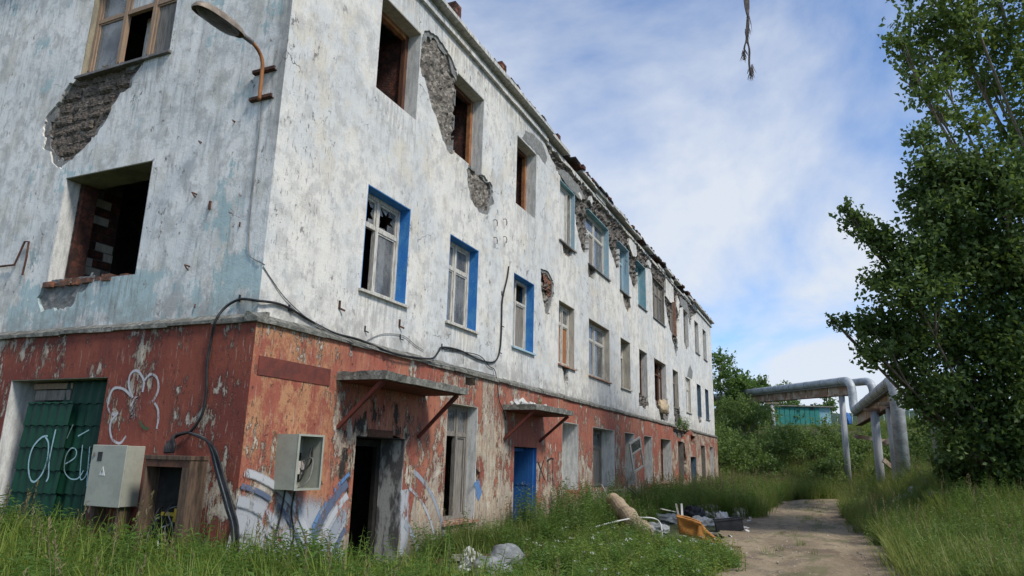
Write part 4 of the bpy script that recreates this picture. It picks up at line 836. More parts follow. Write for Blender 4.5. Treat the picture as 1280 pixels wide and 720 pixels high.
MB().tube(smooth([(.2, .70, 1.36), (.33, .66, 1.28), (.36, .74, 1.5), (.33, .84, 1.68), (.3, .88, 1.5), (.24, .80, 1.40), (.2, .75, 1.5)], 7), .011, 6).build('wire', 'black_rubber', sb, smooth=True)
MB().tube(smooth([(.2, .80, 1.5), (.34, .86, 1.55), (.36, .8, 1.3), (.25, .74, 1.19)], 7), .011, 6).build('wire', 'grey_cable', sb, smooth=True)
for k, y in enumerate((.62, .80)): solo(MB().tube(smooth([(.16, y, 1.18), (.15, y-.02, .9), (.16, y-.1+.15*k, .6), (.15, y-.22+.2*k, -.02)], 5), .012, 6), 'conduit', 'black_rubber', 'black lead running down from the open switch box to the ground', 'cable', 'leads below the open switch box', smooth=True)
# iron brackets and insulator hooks
def hook(u, v, w, s_=1., kind=0):
    p = AY(u, v, -.002) if w == 'l' else AX(u, v, .002); o_ = Vector((0, -1, 0)) if w == 'l' else Vector((1, 0, 0)); t = Vector((1, 0, 0)) if w == 'l' else Vector((0, 1, 0)); mb = MB()
    if kind == 0: mb.tube([p-o_*.03, p+o_*.09*s_, p+o_*.10*s_+Vector((0, 0, -.05))*s_+t*.05*s_, p+o_*.09*s_+Vector((0, 0, -.09))*s_+t*.09*s_], .012*s_, 6)
    elif kind == 1: mb.tube(smooth([p-o_*.03, p+o_*.07+Vector((0, 0, -.01)), p+o_*.09+Vector((0, 0, -.10)), p+o_*.06+Vector((0, 0, -.13))+t*.05, p+o_*.05+t*.10+Vector((0, 0, -.03))], 4), .008, 6)
    else: mb.box(tuple(p-t*.015*s_-o_*.02-Vector((0, 0, .07))*s_), tuple(p+t*.015*s_+o_*.02*s_+Vector((0, 0, .05))*s_)).beam(p+Vector((0, 0, -.06))*s_, p+(o_*.06+t*.07+Vector((0, 0, -.09)))*s_, .018*s_, .025*s_)
    return mb
for u, v, s_ in ((252, 178, .6), (246, 243, .9), (237, 333, .9), (294, 152, .6)): solo(hook(u, v, 'l', s_), 'wall_hook', 'rust', 'small bent rusty iron hook sticking out of the side wall', 'hook', 'iron hooks on the side wall')
for u, v, s_ in ((263, 256, 1.), (300, 280, .5), (244, 382, .4)): solo(hook(u, v, 'l', s_, 2), 'wall_bracket', 'rust', ('largest rusty bracket stub on the side wall, right of the empty window', 'tiny rusty bracket stub on the side wall next to the lamp wire', 'tiny rusty stub on the side wall just above the ledge')[(s_ < .9)+(s_ < .45)], 'bracket')
for u, v in ((424, 380), (499, 403)): solo(hook(u, v, 'f', 1., 2), 'wall_bracket', 'rust', 'rusty angle bracket on the white front below the first blue window', 'bracket', 'angle brackets below the first blue window')
for u, v in ((456, 410), (500, 420), (300, 372), (361, 384), (552, 432), (627, 366), (627, 405), (624, 438)): solo(hook(u, v, 'f' if u > 330 else 'l', .7, 2), 'cable_clip', 'black_plastic', 'small black clip holding the cable to the wall', 'clip', 'clips along the black cable')
for u, v in ((617, 275), (629, 274), (617, 297), (629, 296)): solo(hook(u, v, 'f', 1., 1), 'insulator_hook', 'rust', 'curled iron insulator hook on the white front between the storeys', 'hook', 'four insulator hooks on the front')
ih = [AY(u, v, -.05) for u, v in ((-40, 338), (0, 333), (18, 331), (31, 302), (36, 302), (33, 322), (28, 344))]; solo(MB().tube([ih[0]+Vector((0, .08, 0))]+ih, .017, 6), 'iron_bracket', 'rust', 'long bent iron rod bracket beside the empty side window', 'bracket')
# overhead line with a frayed end hanging down
pole = empty('utility_pole', (14.5, -2.5, 0)); tag(pole, 'weathered wooden utility pole across the track from the building', 'pole')
MB().tube([(14.5, -2.5, -.5), (14.5, -2.5, 9.2)], [.14, .09], 12).build('post', 'grey_wood', pole, smooth=True); MB().box((13.9, -2.56, 8.6), (15.1, -2.64, 8.7)).build('crossarm', 'grey_wood', pole)
A, B = Vector((.2, 1.2, 10.05)), Vector((14.2, -2.6, 8.7)); T = AD(934, -60, 7.2)
f_ = (T.x-A.x)/(B.x-A.x); mid = Vector((T.x, A.y+(B.y-A.y)*f_, 0)); kq = [A+(B-A)*t+Vector((0, 0, -.35*4*t*(1-t))) for t in np.linspace(0, 1, 25)]
solo(MB().tube(kq, .008, 5), 'overhead_wire', 'black_rubber', 'overhead wire from the roof corner to the wooden pole', 'wire')
hx = mid.x; hy = mid.y; kd = (Vector((hx, hy, 0))-CAM).dot(cF)/1.0
top = min(kq, key=lambda p: abs(p.x-hx)); dep_ = 6.6; e1 = AD(938, 104, dep_); dz = top-Vector((top.x, top.y, e1.z))
bx, by = e1.x, e1.y
fr_ = empty('frayed_cable', (bx, by, e1.z)); tag(fr_, 'frayed end of a broken rope cable hanging down against the sky', 'cable')
st = AD(933, 0, dep_); hz0 = Vector((st.x, st.y, st.z)); anch = min(kq, key=lambda p: (p.x-st.x)**2+(p.y-st.y)**2*0)
for k in range(4):
    pts = [anch+Vector((.01*k, 0, 0)), Vector((st.x+.01*(k-1.5), st.y, st.z+.6)), hz0+Vector((.012*(k-1.5), .01*k, 0))]
    for (u, v) in ((935, 25), (934, 48), ((931, 60) if k < 2 else (937, 62)), ((930, 75) if k < 2 else (937, 80)), *(((939, 95),) if k > 1 else ())): pts.append(AD(u+random.uniform(-1.2, 1.2), v, dep_))
    MB().tube(smooth(pts, 4), .0075, 5).build('strand', 'rope', fr_, smooth=True)
for u, v, L, n_ in ((930, 66, 12, 26), (939, 86, 18, 40), (935, 20, 30, 8), (934, 40, 20, 10)):
    mb = MB()
    for k in range(n_): p = AD(u+random.uniform(-2.5, 2.5), v+random.uniform(-6, 5), dep_+random.uniform(-.02, .02)); q = p+Vector((random.uniform(-.03, .03), random.uniform(-.02, .02), -random.uniform(.03, .09)*L/14)); mb.tube([p, (p+q)/2+Vector((random.uniform(-.008, .008), 0, 0)), q], [.0035, .003, .0012], 3)
    o = mb.build('frayed_fibre', 'rope', fr_); o['kind'] = 'stuff'

# ---------------------------------------------------------------- debris on the ground
def lumpy(name, c, r, mat, seed, parent=None, flat=.0, amp=.18, freq=2.2):
    bm = bmesh.new(); bmesh.ops.create_icosphere(bm, subdivisions=4, radius=1)
    for v_ in bm.verts:
        q = v_.co.copy(); k = 1+amp*nz(q, freq, seed)+amp*.4*nz(q, freq*2.7, seed)+amp*.2*nz(q, freq*6, seed); z_ = max(q.z*k, -.55+flat); v_.co = Vector((q.x*k*r[0]+c[0], q.y*k*r[1]+c[1], z_*r[2]+c[2]))
    me = bpy.data.meshes.new(name); bm.to_mesh(me); bm.free(); me.polygons.foreach_set('use_smooth', [True]*len(me.polygons)); return link(me, name, mat, parent)
p = AZ(612, 712, .12); tag(lumpy('rubbish_sack', (p.x, p.y, .10), (.34, .24, .19), 'sack', 3), 'big pale grey sack of rubble slumped in the weeds by the wall', 'sack')
p2 = AZ(628, 700, .15); tag(lumpy('rubbish_sack', (p2.x-.05, p2.y+.26, .13), (.30, .24, .22), 'sack', 8), 'grey sack of rubble behind another sack by the wall', 'sack')
for k in range(5): pp = AZ(590+random.uniform(-8, 6), 698+k*5, .05); tag(lumpy('plaster_lump', (pp.x, pp.y, .06+.06*(k < 2)), (random.uniform(.08, .16), .1, random.uniform(.06, .12)), 'plaster_white', 20+k, amp=.4), 'broken lump of plaster beside the grey sacks', 'rubble', 'plaster lumps beside the sacks')
# brown leatherette sofa skin, a stiff folded sheet standing on edge
sf = empty('sofa_cover', (3.55, 9.4, 0)); tag(sf, 'torn tan leatherette sofa back lying on its edge in the rubbish', 'sofa back')
def sheet(cols, th, name, mat, parent):
    mb = MB(); m = len(cols[0])
    for side in (0, 1):
        for c_ in cols:
            for q in c_: mb.v.append(tuple(Vector(q)+Vector((-.15, 1, .1)).normalized()*th*side))
    k = len(cols)*m
    for i in range(len(cols)-1):
        for j in range(m-1): a = i*m+j; mb.f += [(a, a+m, a+m+1, a+1), (k+a, k+a+1, k+a+m+1, k+a+m)]
    for i in range(len(cols)-1): a = i*m; mb.f.append((a, k+a, k+a+m, a+m)); a = i*m+m-1; mb.f.append((a, a+m, k+a+m, k+a))
    for j in range(m-1): mb.f.append((j, j+1, k+j+1, k+j)); a = (len(cols)-1)*m+j; mb.f.append((a, k+a, k+a+1, a+1))
    return mb.build(name, mat, parent, smooth=True)
def sofa_cols(topline, botline, y0, n=14, m=8):
    cols = []
    for i in range(n+1):
        t = i/n; f = t*(len(topline)-1); a = min(int(f), len(topline)-2); f -= a
        tu, tv = [topline[a][q]*(1-f)+topline[a+1][q]*f for q in (0, 1)]; bu, bv = [botline[a][q]*(1-f)+botline[a+1][q]*f for q in (0, 1)]; col = []
        for j in range(m+1):
            s_ = j/m; q = AY(bu+(tu-bu)*s_, bv+(tv-bv)*s_, y0+.5*t*0-.35*t+.12*s_); q.z = max(q.z, .02); q.y += .05*nz((t*3, s_*3, 1), 1)+.02*nz((t*9, s_*8, 1), 1); col.append(tuple(q))
        cols.append(col)
    return cols
sheet(sofa_cols([(845, 643), (860, 646), (873, 651), (880, 658)], [(849, 668), (858, 670), (868, 672), (877, 675)], 9.9), .05, 'back_panel', 'leatherette', sf)
sheet(sofa_cols([(874, 651), (884, 663), (894, 671), (903, 677)], [(870, 671), (880, 676), (893, 681), (903, 680)], 9.6), .05, 'side_panel', 'leatherette', sf)
sheet(sofa_cols([(845, 643), (855, 645), (866, 648), (876, 652)], [(845, 646), (855, 648), (866, 651), (876, 655)], 9.82), .03, 'piping', 'leatherette', sf)
# rolled carpet
ra, rb = AZ(806, 668, .22), AX(766, 636, 1.0); rb.z = max(.65, min(rb.z, .8))
rl = empty('carpet_roll', (ra.x, ra.y, 0)); tag(rl, 'dirty beige rolled carpet sloping down into the weeds', 'carpet roll')
mb = MB(); ax = (rb-ra).normalized(); pp = [ra+ax*((rb-ra).length*i/14)+Vector((0, .02*math.sin(i), .03*math.sin(i*1.3))) for i in range(15)]; mb.tube(pp, [.19+.012*math.sin(i*2.3) for i in range(15)], 18); mb.build('roll', 'carpet', rl, smooth=False)
mb = MB(); e1_ = ax.cross(Vector((0, 0, 1))).normalized(); e2_ = e1_.cross(ax); sp_ = [ra-ax*.012+(e1_*math.cos(a)+e2_*math.sin(a))*(.02+.0105*a) for a in np.linspace(0, 15.5, 70)]; mb.tube(sp_, .011, 5); mb.build('spiral_end', 'cushion', rl, smooth=True)
# white hose looping out of the rubbish
hp = [(x_.x, x_.y, x_.z) for x_ in (AZ(700, 690, .0), AX(726, 666, 1.6), AX(757, 655, 1.9), AX(790, 648, 2.3), AX(808, 647, 2.5), AX(820, 649, 2.65), AX(826, 656, 2.75), AX(828, 672, 2.95), AX(827, 692, 3.2), AZ(822, 712, .03))]
solo(MB().tube(smooth(hp, 7), .016, 7), 'hose', 'hose_white', 'white plastic hose arching over the carpet roll into the grass', 'hose', smooth=True)
# black crate
ct = AZ(911, 666, 0); cr_ = empty('crate', (ct.x, ct.y, 0)); tag(cr_, 'black plastic crate lying among rags at the edge of the track', 'crate')
M = Matrix.Translation((ct.x, ct.y+.2, .03)) @ Matrix.Rotation(R(14), 4, 'Z') @ Matrix.Rotation(R(-8), 4, 'Y')
for q in (((-.32, -.2, 0), (.32, .2, .02)), ((-.32, -.2, .02), (-.30, .2, .26)), ((.30, -.2, .02), (.32, .2, .26)), ((-.30, -.2, .02), (.30, -.18, .26)), ((-.30, .18, .02), (.30, .2, .26))): MB().box(*q, M).build('panel', 'black_plastic', cr_)
MB().box((-.34, -.22, .262), (.34, -.18, .29), M).box((-.34, .18, .262), (.34, .22, .29), M).build('rim', 'black_plastic', cr_)
# rags, bags and scraps
def rag(u, v, r, mat, label, cat, seed, group=None, h=.5): q = AZ(u, v, 0); return tag(lumpy('rag' if cat == 'rag' else 'bag', (q.x, q.y, r*h*.5), (r, r*.8, r*h), mat, seed, amp=.45, freq=2.8), label, cat, group)
rag(903, 656, .20, 'cloth_white', 'pale crumpled bag standing behind the black crate', 'bag', 5, h=1.1); rag(884, 646, .5, 'cloth_white', 'heap of pale rags behind the tan sofa back', 'rag', 6, h=.5); rag(876, 658, .32, 'cloth_white', 'dirty white rag between the sofa back and the crate', 'rag', 11)
rag(866, 652, .35, 'black_plastic', 'black rubbish bag tucked behind the tan sofa back', 'bag', 7, h=.8); rag(926, 648, .3, 'cloth_white', 'pale rubbish bag in the grass beyond the crate', 'bag', 9, h=.7); rag(925, 663, .20, 'cloth_white', 'scrap of pale cloth spilling from the black crate', 'rag', 12, h=.4)
rag(822, 668, .28, 'sack', 'grey bag of rubbish under the arching hose', 'bag', 17, h=.6); rag(835, 655, .5, 'sack', 'flattened grey bag between the carpet roll and the sofa back', 'bag', 14, h=.35)
for k in range(14): q = AZ(random.uniform(815, 945), random.uniform(640, 690), 0); x, y = q.x, min(q.y, 18); M = Matrix.Translation((x, y, .04)) @ Matrix.Rotation(random.uniform(0, 6), 4, 'Z') @ Matrix.Rotation(random.uniform(-.3, .3), 4, 'X'); s_ = random.uniform(.05, .13); solo(MB().add([M @ Vector(c_) for c_ in ((-s_, -s_*.6, 0), (0, -s_*.7, .03), (s_, -s_*.5, 0), (s_*.9, s_*.6, .02), (0, s_*.7, .05), (-s_, s_*.6, .01))], [(0, 1, 4, 5), (1, 2, 3, 4)]), 'paper_scrap', 'paper', 'crumpled scrap of pale paper lying in the rubbish beside the track', 'paper', 'paper scraps in the rubbish', fix=False)
for k, (a, b) in enumerate((((752, 606), (768, 640)), ((786, 610), (812, 632)), ((826, 636), (845, 640)), ((845, 630), (849, 648)), ((852, 630), (853, 648)), ((740, 615), (778, 612)))):
    x0 = (.45, .7, 2.2, 2.5, 2.6, .35)[k]; solo(MB().beam(AX(*a, x0), AX(*b, x0+.25), .05, .025), 'board', 'grey_wood' if k % 2 else 'white_wood', ('pale plank leaning out of the wide ground floor window', 'grey plank propped below the hanging casement', 'white batten lying left of the tan sofa back', 'grey stake standing behind the tan sofa back', 'white stake standing behind the tan sofa back', 'grey board lying across the sill of the wide window')[k], 'plank')
for k in range(26):
    if k < 14: q = AZ(random.uniform(770, 930), random.uniform(655, 690), 0); x, y = q.x, min(q.y, 15)
    else: x, y = random.uniform(.5, 1.5), random.uniform(3.6, 5.2)
    M = Matrix.Translation((x, y, .04)) @ Matrix.Rotation(random.uniform(0, 6), 4, 'Z') @ Matrix.Rotation(random.uniform(-.6, .6), 4, 'X'); L_ = random.uniform(.06, .125)
    solo(MB().box((-L_, -.06, -.033), (L_, .055, .033), M), 'brick_fragment', random.choice(['brick_red', 'brick_dark', 'concrete']), 'broken brick in the rubbish between sofa back and wall' if k < 14 else 'broken brick at the wall foot beside the sacks', 'brick', 'broken bricks in the rubbish' if k < 14 else 'broken bricks by the sacks', bevel=.008)
# rolled mattress hanging out of the second-storey window
tag(lumpy('mattress', (.02, 23.0, 3.82), (.22, .62, .36), 'cushion', 31, amp=.22), 'stained cream mattress stuffed in the broken second storey opening', 'mattress')
# a casement corner lying below
# ---------------------------------------------------------------- heating main on trestles, container, fence
PM = empty('heating_main', (7.4, 38, 0)); tag(PM, 'pair of silver lagged heating pipes bending down and along the trestles', 'pipeline')
def elbow(pts, r=.7, k=6):
    pts = [Vector(p) for p in pts]; out = [pts[0]]
    for a, b, c in zip(pts, pts[1:], pts[2:]):
        d0 = (a-b).normalized(); d1 = (c-b).normalized(); rr = min(r, (a-b).length*.45, (c-b).length*.45)
        for i in range(k+1): t = i/k; out.append((b+d0*rr)*(1-t)**2+b*2*t*(1-t)+(b+d1*rr)*t*t)
    return out+[pts[-1]]
L0 = AD(880, 497, 66); E0 = AD(1064, 475, 40); E1 = AD(1067, 515, 40); F0 = AD(1118, 474, 25); F1 = Vector((F0.x, F0.y, tz(F0.x, F0.y)-.3))
E1 = Vector((E0.x, E0.y, E1.z)); F0.z = E1.z; off = Vector((1.1, .75, 0)); up_ = Vector((0, 0, .02))
P1 = elbow([L0, E0, E1, F0, F1], .75); MB().tube(P1, .225, 16).build('pipe', 'steel_pipe', PM, smooth=True)
P2 = elbow([L0+off*.6+up_, E0+off+up_, E1+off+up_, F0+off+Vector((.2, .4, .02)), F1+off+Vector((.2, .4, 0))], .75); MB().tube(P2, .225, 16).build('pipe', 'steel_pipe', PM, smooth=True)
for a, b, n_ in ((L0, E0, 12), (E1, F0, 7)):
    for i in range(n_):
        t = (i+.5)/n_; p = a+(b-a)*t; ax = (b-a).normalized(); MB().tube([p-ax*.03, p+ax*.03], .234, 16).build('band', 'sill_tin', PM, smooth=True)
gd = empty('pipe_trestle', (L0.x, L0.y, 0)); tag(gd, 'rusty plate girder trestle carrying the silver pipes over the hillside', 'trestle')
for a, b, n_, dn in ((L0, E0-Vector((0, 0, 0)), 9, .48), (E1+(F0-E1)*.06, F0-(F0-E1)*.04, 6, .48)):
    for i in range(n_):
        q0 = a+(b-a)*(i/n_+.004)-Vector((0, 0, dn)); q1 = a+(b-a)*((i+1)/n_-.004)-Vector((0, 0, dn)); sd_ = Vector((.1, .07, 0))
        MB().beam(q0+sd_-Vector((0, 0, .08)), q1+sd_-Vector((0, 0, .08)), .10, .50).build('girder_panel', 'girder', gd)
    MB().beam(a-Vector((0, 0, dn-.185))+Vector((.1, .07, 0)), b-Vector((0, 0, dn-.185))+Vector((.1, .07, 0)), .5, .03).build('flange', 'concrete', gd)
    MB().beam(a-Vector((0, 0, dn+.35))+Vector((.1, .07, 0)), b-Vector((0, 0, dn+.35))+Vector((.1, .07, 0)), .3, .03).build('flange', 'rust', gd)
for i, (px_, py_, k) in enumerate(((1052, 495, 41), (1092, 505, 30), (1112, 500, 27), (965, 505, 55))):
    p = AD(px_, py_, k); p.z = min(p.z, (L0.z+(E0.z-L0.z)*.9 if i in (0, 3) else E1.z)-.72 if i != 3 else p.z); cl = empty('support_column', (p.x, p.y, tz(p.x, p.y)))
    tag(cl, ('grey concrete column under the bend of the silver pipes', 'tall grey column under the low run of silver pipes', 'short grey column behind the thick pipe drop', 'grey column under the far end of the pipe girder')[i], 'column', 'columns under the heating main')
    MB().tube([(p.x, p.y, tz(p.x, p.y)-.3), (p.x, p.y, p.z)], .17, 14).build('shaft', 'pipe_column', cl, smooth=True); MB().box((p.x-.4, p.y-.2, p.z+.001), (p.x+.5, p.y+.2, p.z+.1)).build('cap', 'girder', cl)
for q in (((1068, 545), (1110, 552), 32), ((1104, 555), (1120, 545), 27), ((1104, 575), (1122, 590), 27)): solo(MB().beam(AD(*q[0], q[2]), AD(*q[1], q[2]), .10, .16), 'cross_beam', 'girder', 'rusty cross beam between the columns of the heating main', 'beam', 'cross beams of the heating main')
c0, c1 = AD(963, 531, 62), AD(1026, 533, 62); tc0 = AD(963, 507, 62).z
cn_ = empty('container', (c0.x, c0.y, c0.z-1)); tag(cn_, 'teal painted steel shed standing below the pipe girder on the hill', 'container')
ux = (c1-c0); ux.z = 0; Lc = ux.length; ux.normalize(); vx = Vector((-ux.y, ux.x, 0)); Mc = Matrix((( ux.x, vx.x, 0, c0.x), (ux.y, vx.y, 0, c0.y), (0, 0, 1, 0), (0, 0, 0, 1))); zb = tz(c0.x, c0.y)-.3
mb = MB(); nn = int(Lc/.14)
mb.box((0, .05, zb), (Lc, 2.4, tc0), Mc).build('body', 'container_teal', cn_)
for i in range(10): MB().box((i*Lc/10+.01, -.01, zb), ((i+1)*Lc/10-.03, .048, tc0-.1), Mc).build('wall_panel', 'container_teal', cn_)
MB().box((-.15, -.2, tc0+.001), (Lc+1.2, 2.6, tc0+.1), Mc).build('roof', 'concrete', cn_); MB().box((Lc+.02, .1, zb), (Lc+1.0, 2.4, tc0), Mc).build('annex', 'teal_blue', cn_)
MB().box((Lc*.82, -.06, tc0-.25), (Lc*.88, -.012, tc0+.25), Mc).build('flue', 'black_plastic', cn_)
fn = empty('fence', (8, 66, 4.5)); tag(fn, 'pale green sheet fence on the hill behind the pipes', 'fence')
f0, f1 = AD(1030, 535, 68), AD(1150, 535, 60)
for i in range(12):
    a = f0+(f1-f0)*(i/12); b = f0+(f1-f0)*((i+.97)/12); MB().box8([Vector((a.x, a.y, 3.6)), Vector((b.x, b.y, 3.6)), Vector((b.x, b.y+.05, 3.6)), Vector((a.x, a.y+.05, 3.6)), Vector((a.x, a.y, 6.6)), Vector((b.x, b.y, 6.6)), Vector((b.x, b.y+.05, 6.6)), Vector((a.x, a.y+.05, 6.6))]).build('fence_panel', 'fence_green', fn)
q = AD(1058, 520, 52); tag(lumpy('tarpaulin', (q.x, q.y, q.z-.3), (.3, .5, .55), 'tarp_blue', 4), 'bright blue tarpaulin heap seen between the pipes', 'tarpaulin')
# concrete slab and broken lumps on the right bank
q = AD(1235, 627, 17); sl_ = solo(MB().box((q.x-1.2, q.y-.3, .4), (q.x+7, q.y+1.0, tz(q.x+2, q.y)+.38), None), 'concrete_slab', 'concrete', 'long low concrete slab lying in the grass under the big tree', 'slab', bevel=.03)
for k in range(5): q = AD(1128+k*9, 607+random.uniform(-3, 5), 21); tag(lumpy('concrete_lump', (q.x, q.y, tz(q.x, q.y)+.15), (random.uniform(.2, .4), .25, random.uniform(.15, .25)), 'plaster_white', 40+k, amp=.35), 'pale broken concrete lump at the foot of the thick pipe', 'rubble', 'concrete lumps at the foot of the pipe')

# ---------------------------------------------------------------- vegetation
def leaf_arrays(C_, D_, S_, wid=.62, fold=.18):
    """one folded rhombus per leaf: centres C, directions D (unit), sizes S"""
    n = len(C_); r = rng.normal(size=(n, 3)); sd_ = np.cross(D_, r); sd_ /= np.linalg.norm(sd_, axis=1, keepdims=True)+1e-9; up = np.cross(sd_, D_)
    S = S_[:, None]; V = np.stack([C_-D_*S*.5, C_+sd_*S*wid*.5+up*S*fold, C_+D_*S*.5, C_-sd_*S*wid*.5+up*S*fold], 1).reshape(-1, 3)
    k = np.arange(n)[:, None]*4; F = np.concatenate([k+np.array([0, 1, 2]), k+np.array([0, 2, 3])], 1).reshape(-1, 3); return V, F
def crown_points(blobs, per, up=.25, flat=.8):
    C_, D_ = [], []
    for c, r in blobs:
        n = max(40, int(per*r*r)); tw = max(6, int(n/14)); d = rng.normal(size=(tw, 3)); d /= np.linalg.norm(d, axis=1, keepdims=True); d[:, 2] = d[:, 2]*flat
        tip = np.array(c)+d*r*rng.uniform(.35, 1.12, (tw, 1))
        k = 14; t = rng.uniform(.0, 1, (tw, k, 1)); ax = d*.55+np.array([0, 0, up]); ax /= np.linalg.norm(ax, axis=1, keepdims=True); L = r*.32+.10
        p = tip[:, None, :]+ax[:, None, :]*(t-.5)*L*1.6+rng.normal(size=(tw, k, 3))*(.05+.055*r)
        dd = ax[:, None, :]*.5+rng.normal(size=(tw, k, 3))*.8+np.array([0, 0, -.15]); dd /= np.linalg.norm(dd, axis=2, keepdims=True)
        C_.append(p.reshape(-1, 3)); D_.append(dd.reshape(-1, 3))
    return np.concatenate(C_), np.concatenate(D_)
def tree(name, label, base, blobs, per, leaf, lm, bark, tr=.22, fork=.35, cat='tree', group=None, limb=.07, stems=1):
    base = Vector(base); T = empty(name, base); tag(T, label, cat, group)
    C_, D_ = crown_points(blobs, per); V, F = leaf_arrays(C_, D_, leaf*rng.uniform(.5, 1.35, len(C_)))
    cr = link(np_mesh('crown', V, F), 'crown', lm, T); cr['kind'] = 'stuff'
    top = max(b[0][2] for b in blobs); mb = MB(); cx = sum(b[0][0] for b in blobs)/len(blobs); cy = sum(b[0][1] for b in blobs)/len(blobs)
    tp = Vector((base.x*.6+cx*.4, base.y*.6+cy*.4, top-.4)); spine = [base-Vector((0, 0, .3)), base+(tp-base)*.3+Vector((.1, -.05, 0)), base+(tp-base)*.65+Vector((-.08, .05, 0)), tp]
    if stems == 1: spine = smooth(spine, 6); mb.tube(spine, [tr*(1-.85*i/(len(spine)-1)) for i in range(len(spine))], 10)
    for c, r in blobs:
        c = Vector(c)
        if stems == 1:
            f = max(.12, min(.9, (c.z-base.z-(Vector((c.x-base.x, c.y-base.y, 0)).length)*.75)/(top-base.z))); s0 = spine[int(f*(len(spine)-1))]
        else: s0 = base+Vector((random.uniform(-.3, .3), random.uniform(-.3, .3), -.1))
        m1 = s0+(c-s0)*.5+Vector((random.uniform(-.15, .15), random.uniform(-.15, .15), -.10*(c-s0).length if stems == 1 else .1)); L = smooth([s0, m1, c], 5); R0 = min(limb, .02+.018*(c-s0).length)
        if stems == 1 and r > .4 and random.random() < .45: continue
        mb.tube(L, [R0*(1-.75*i/(len(L)-1)) for i in range(len(L))], 6, False)
        for k in range(3 if r > .4 else 2):
            d = Vector(rng.normal(size=3)).normalized()*r*.8; d.z = abs(d.z)*.7; q = L[-3]; mb.tube([q, q+(c+d-q)*.5+Vector((0, 0, -.03)), c+d], [R0*.35, R0*.22, .006], 4, False)
    mb.build('trunk' if stems == 1 else 'stems', bark, T, smooth=True, fix=False); return T
def PB_(l): return [(tuple(AD(u, v, d)), r) for u, v, d, r in l]
upb = [(1150, 42, 17.5, .75), (1133, 72, 17.2, .45), (1165, 105, 17, .6), (1200, 60, 18.2, .9), (1196, 8, 17, .85), (1250, 40, 18, .9), (1298, 96, 17.5, .9), (1236, 104, 19, .75), (1178, 142, 17.6, .45), (1212, 150, 17, .5), (1268, 160, 18.4, .7), (1160, -35, 18, .9), (1230, -45, 18.5, 1.0), (1300, -20, 18, 1.1), (1350, 40, 18.5, 1.2), (1340, 130, 18.8, 1.1), (1400, 60, 19, 1.4), (1290, -110, 18, 1.3), (1380, -90, 19, 1.5), (1220, -110, 17.5, .9), (1420, 170, 18, 1.3), (1180, -75, 17, .7), (1122, 52, 17, .28), (1142, 100, 17.6, .3)]
tree('poplar_tree', 'tall tree with pale limbs and a loose light green top', AD(1430, 628, 18.4), PB_(upb), 1500, .14, 'leaf_poplar', 'bark_light', .24, limb=.065)
lob = [(1150, 172, 16.9, .38), (1168, 208, 16.6, .6), (1147, 238, 17, .42), (1202, 222, 17, .85), (1255, 226, 16.2, 1.0), (1305, 236, 17.2, 1.1), (1176, 270, 16.5, .72), (1222, 292, 17.4, 1.0), (1058, 262, 17, .2), (1068, 276, 17.1, .26), (1084, 290, 17, .34), (1106, 302, 16.9, .45), (1138, 312, 16.5, .65), (1182, 330, 17, .95), (1242, 352, 17.6, 1.15), (1295, 330, 16.4, 1.1), (1108, 346, 16.8, .45), (1142, 368, 16.2, .75), (1044, 402, 17, .18), (1062, 404, 17.1, .24), (1082, 404, 17, .36), (1108, 404, 17.2, .55), (1094, 440, 16.6, .42), (1136, 430, 17, .75), (1192, 420, 17.3, 1.05), (1252, 432, 16.6, 1.15), (1310, 430, 17, 1.2), (1122, 468, 17, .36), (1140, 500, 17, .35), (1172, 488, 16.6, .62), (1212, 502, 17.2, .95), (1272, 512, 16.8, 1.1), (1198, 546, 16.6, .6), (1232, 566, 17.4, .9), (1285, 585, 16.8, 1.0), (1184, 582, 18, .4), (1204, 596, 18, .5), (1360, 300, 17, 1.3), (1370, 480, 17, 1.3), (1340, 580, 17.5, 1.0), (1400, 380, 18, 1.4), (1160, 520, 17.2, .25), (1155, 275, 17.4, .35)]
tree('leafy_tree', 'dense dark green tree reaching its branches over the pipes', AD(1310, 628, 17.4), PB_(lob), 2800, .135, 'leaf_dark', 'bark', .2, limb=.07)
def dome(x, y, h, r, n, lo=.25):
    z0 = tz(x, y); out = []
    for i in range(n):
        a = rng.uniform(0, 6.283); q = math.sqrt(rng.uniform(0, 1)); zz_ = lo+(1-lo)*rng.uniform(.1, 1)*math.sqrt(max(0, 1-q*q*.8)); out.append(((x+r*q*math.cos(a), y+r*q*math.sin(a), z0+h*zz_-.15*h), r*rng.uniform(.28, .46)))
    return out
shr = [(-1.0, 41.2, 4.6, 2.1, 'tall bushy willow shrub growing against the far end of the building'), (1.3, 42.3, 3.5, 1.9, 'rounded willow shrub below the left end of the pipe girder'), (3.4, 44.0, 3.0, 1.9, 'bushy willow shrub in front of the teal shed'), (5.5, 45.0, 2.9, 1.7, 'willow shrub between the teal shed and the column'), (6.9, 42.0, 2.2, 1.4, 'low willow shrub at the foot of the bent pipes'), (-3.4, 45.5, 6.0, 2.4, 'large willow shrub below the trees behind the building'), (.3, 48.5, 4.6, 2.2, 'willow shrub high on the slope left of the teal shed'), (-.6, 38.9, 2.4, 1.1, 'small pale willow shrub beside the building end'), (8.9, 45, 2.2, 1.6, 'willow shrub behind the low run of silver pipes'), (2.6, 39.6, 1.9, 1.2, 'low pale shrub rising from the tall grass slope'), (6.0, 39.2, 2.3, 1.4, 'willow shrub on the grass slope beyond the end of the track'), (9.3, 31.5, 2.1, 1.2, 'willow shrub between the tall column and the thick pipe drop'), (9.6, 36.5, 2.6, 1.4, 'willow shrub beyond the trestle columns beside the track bend')]
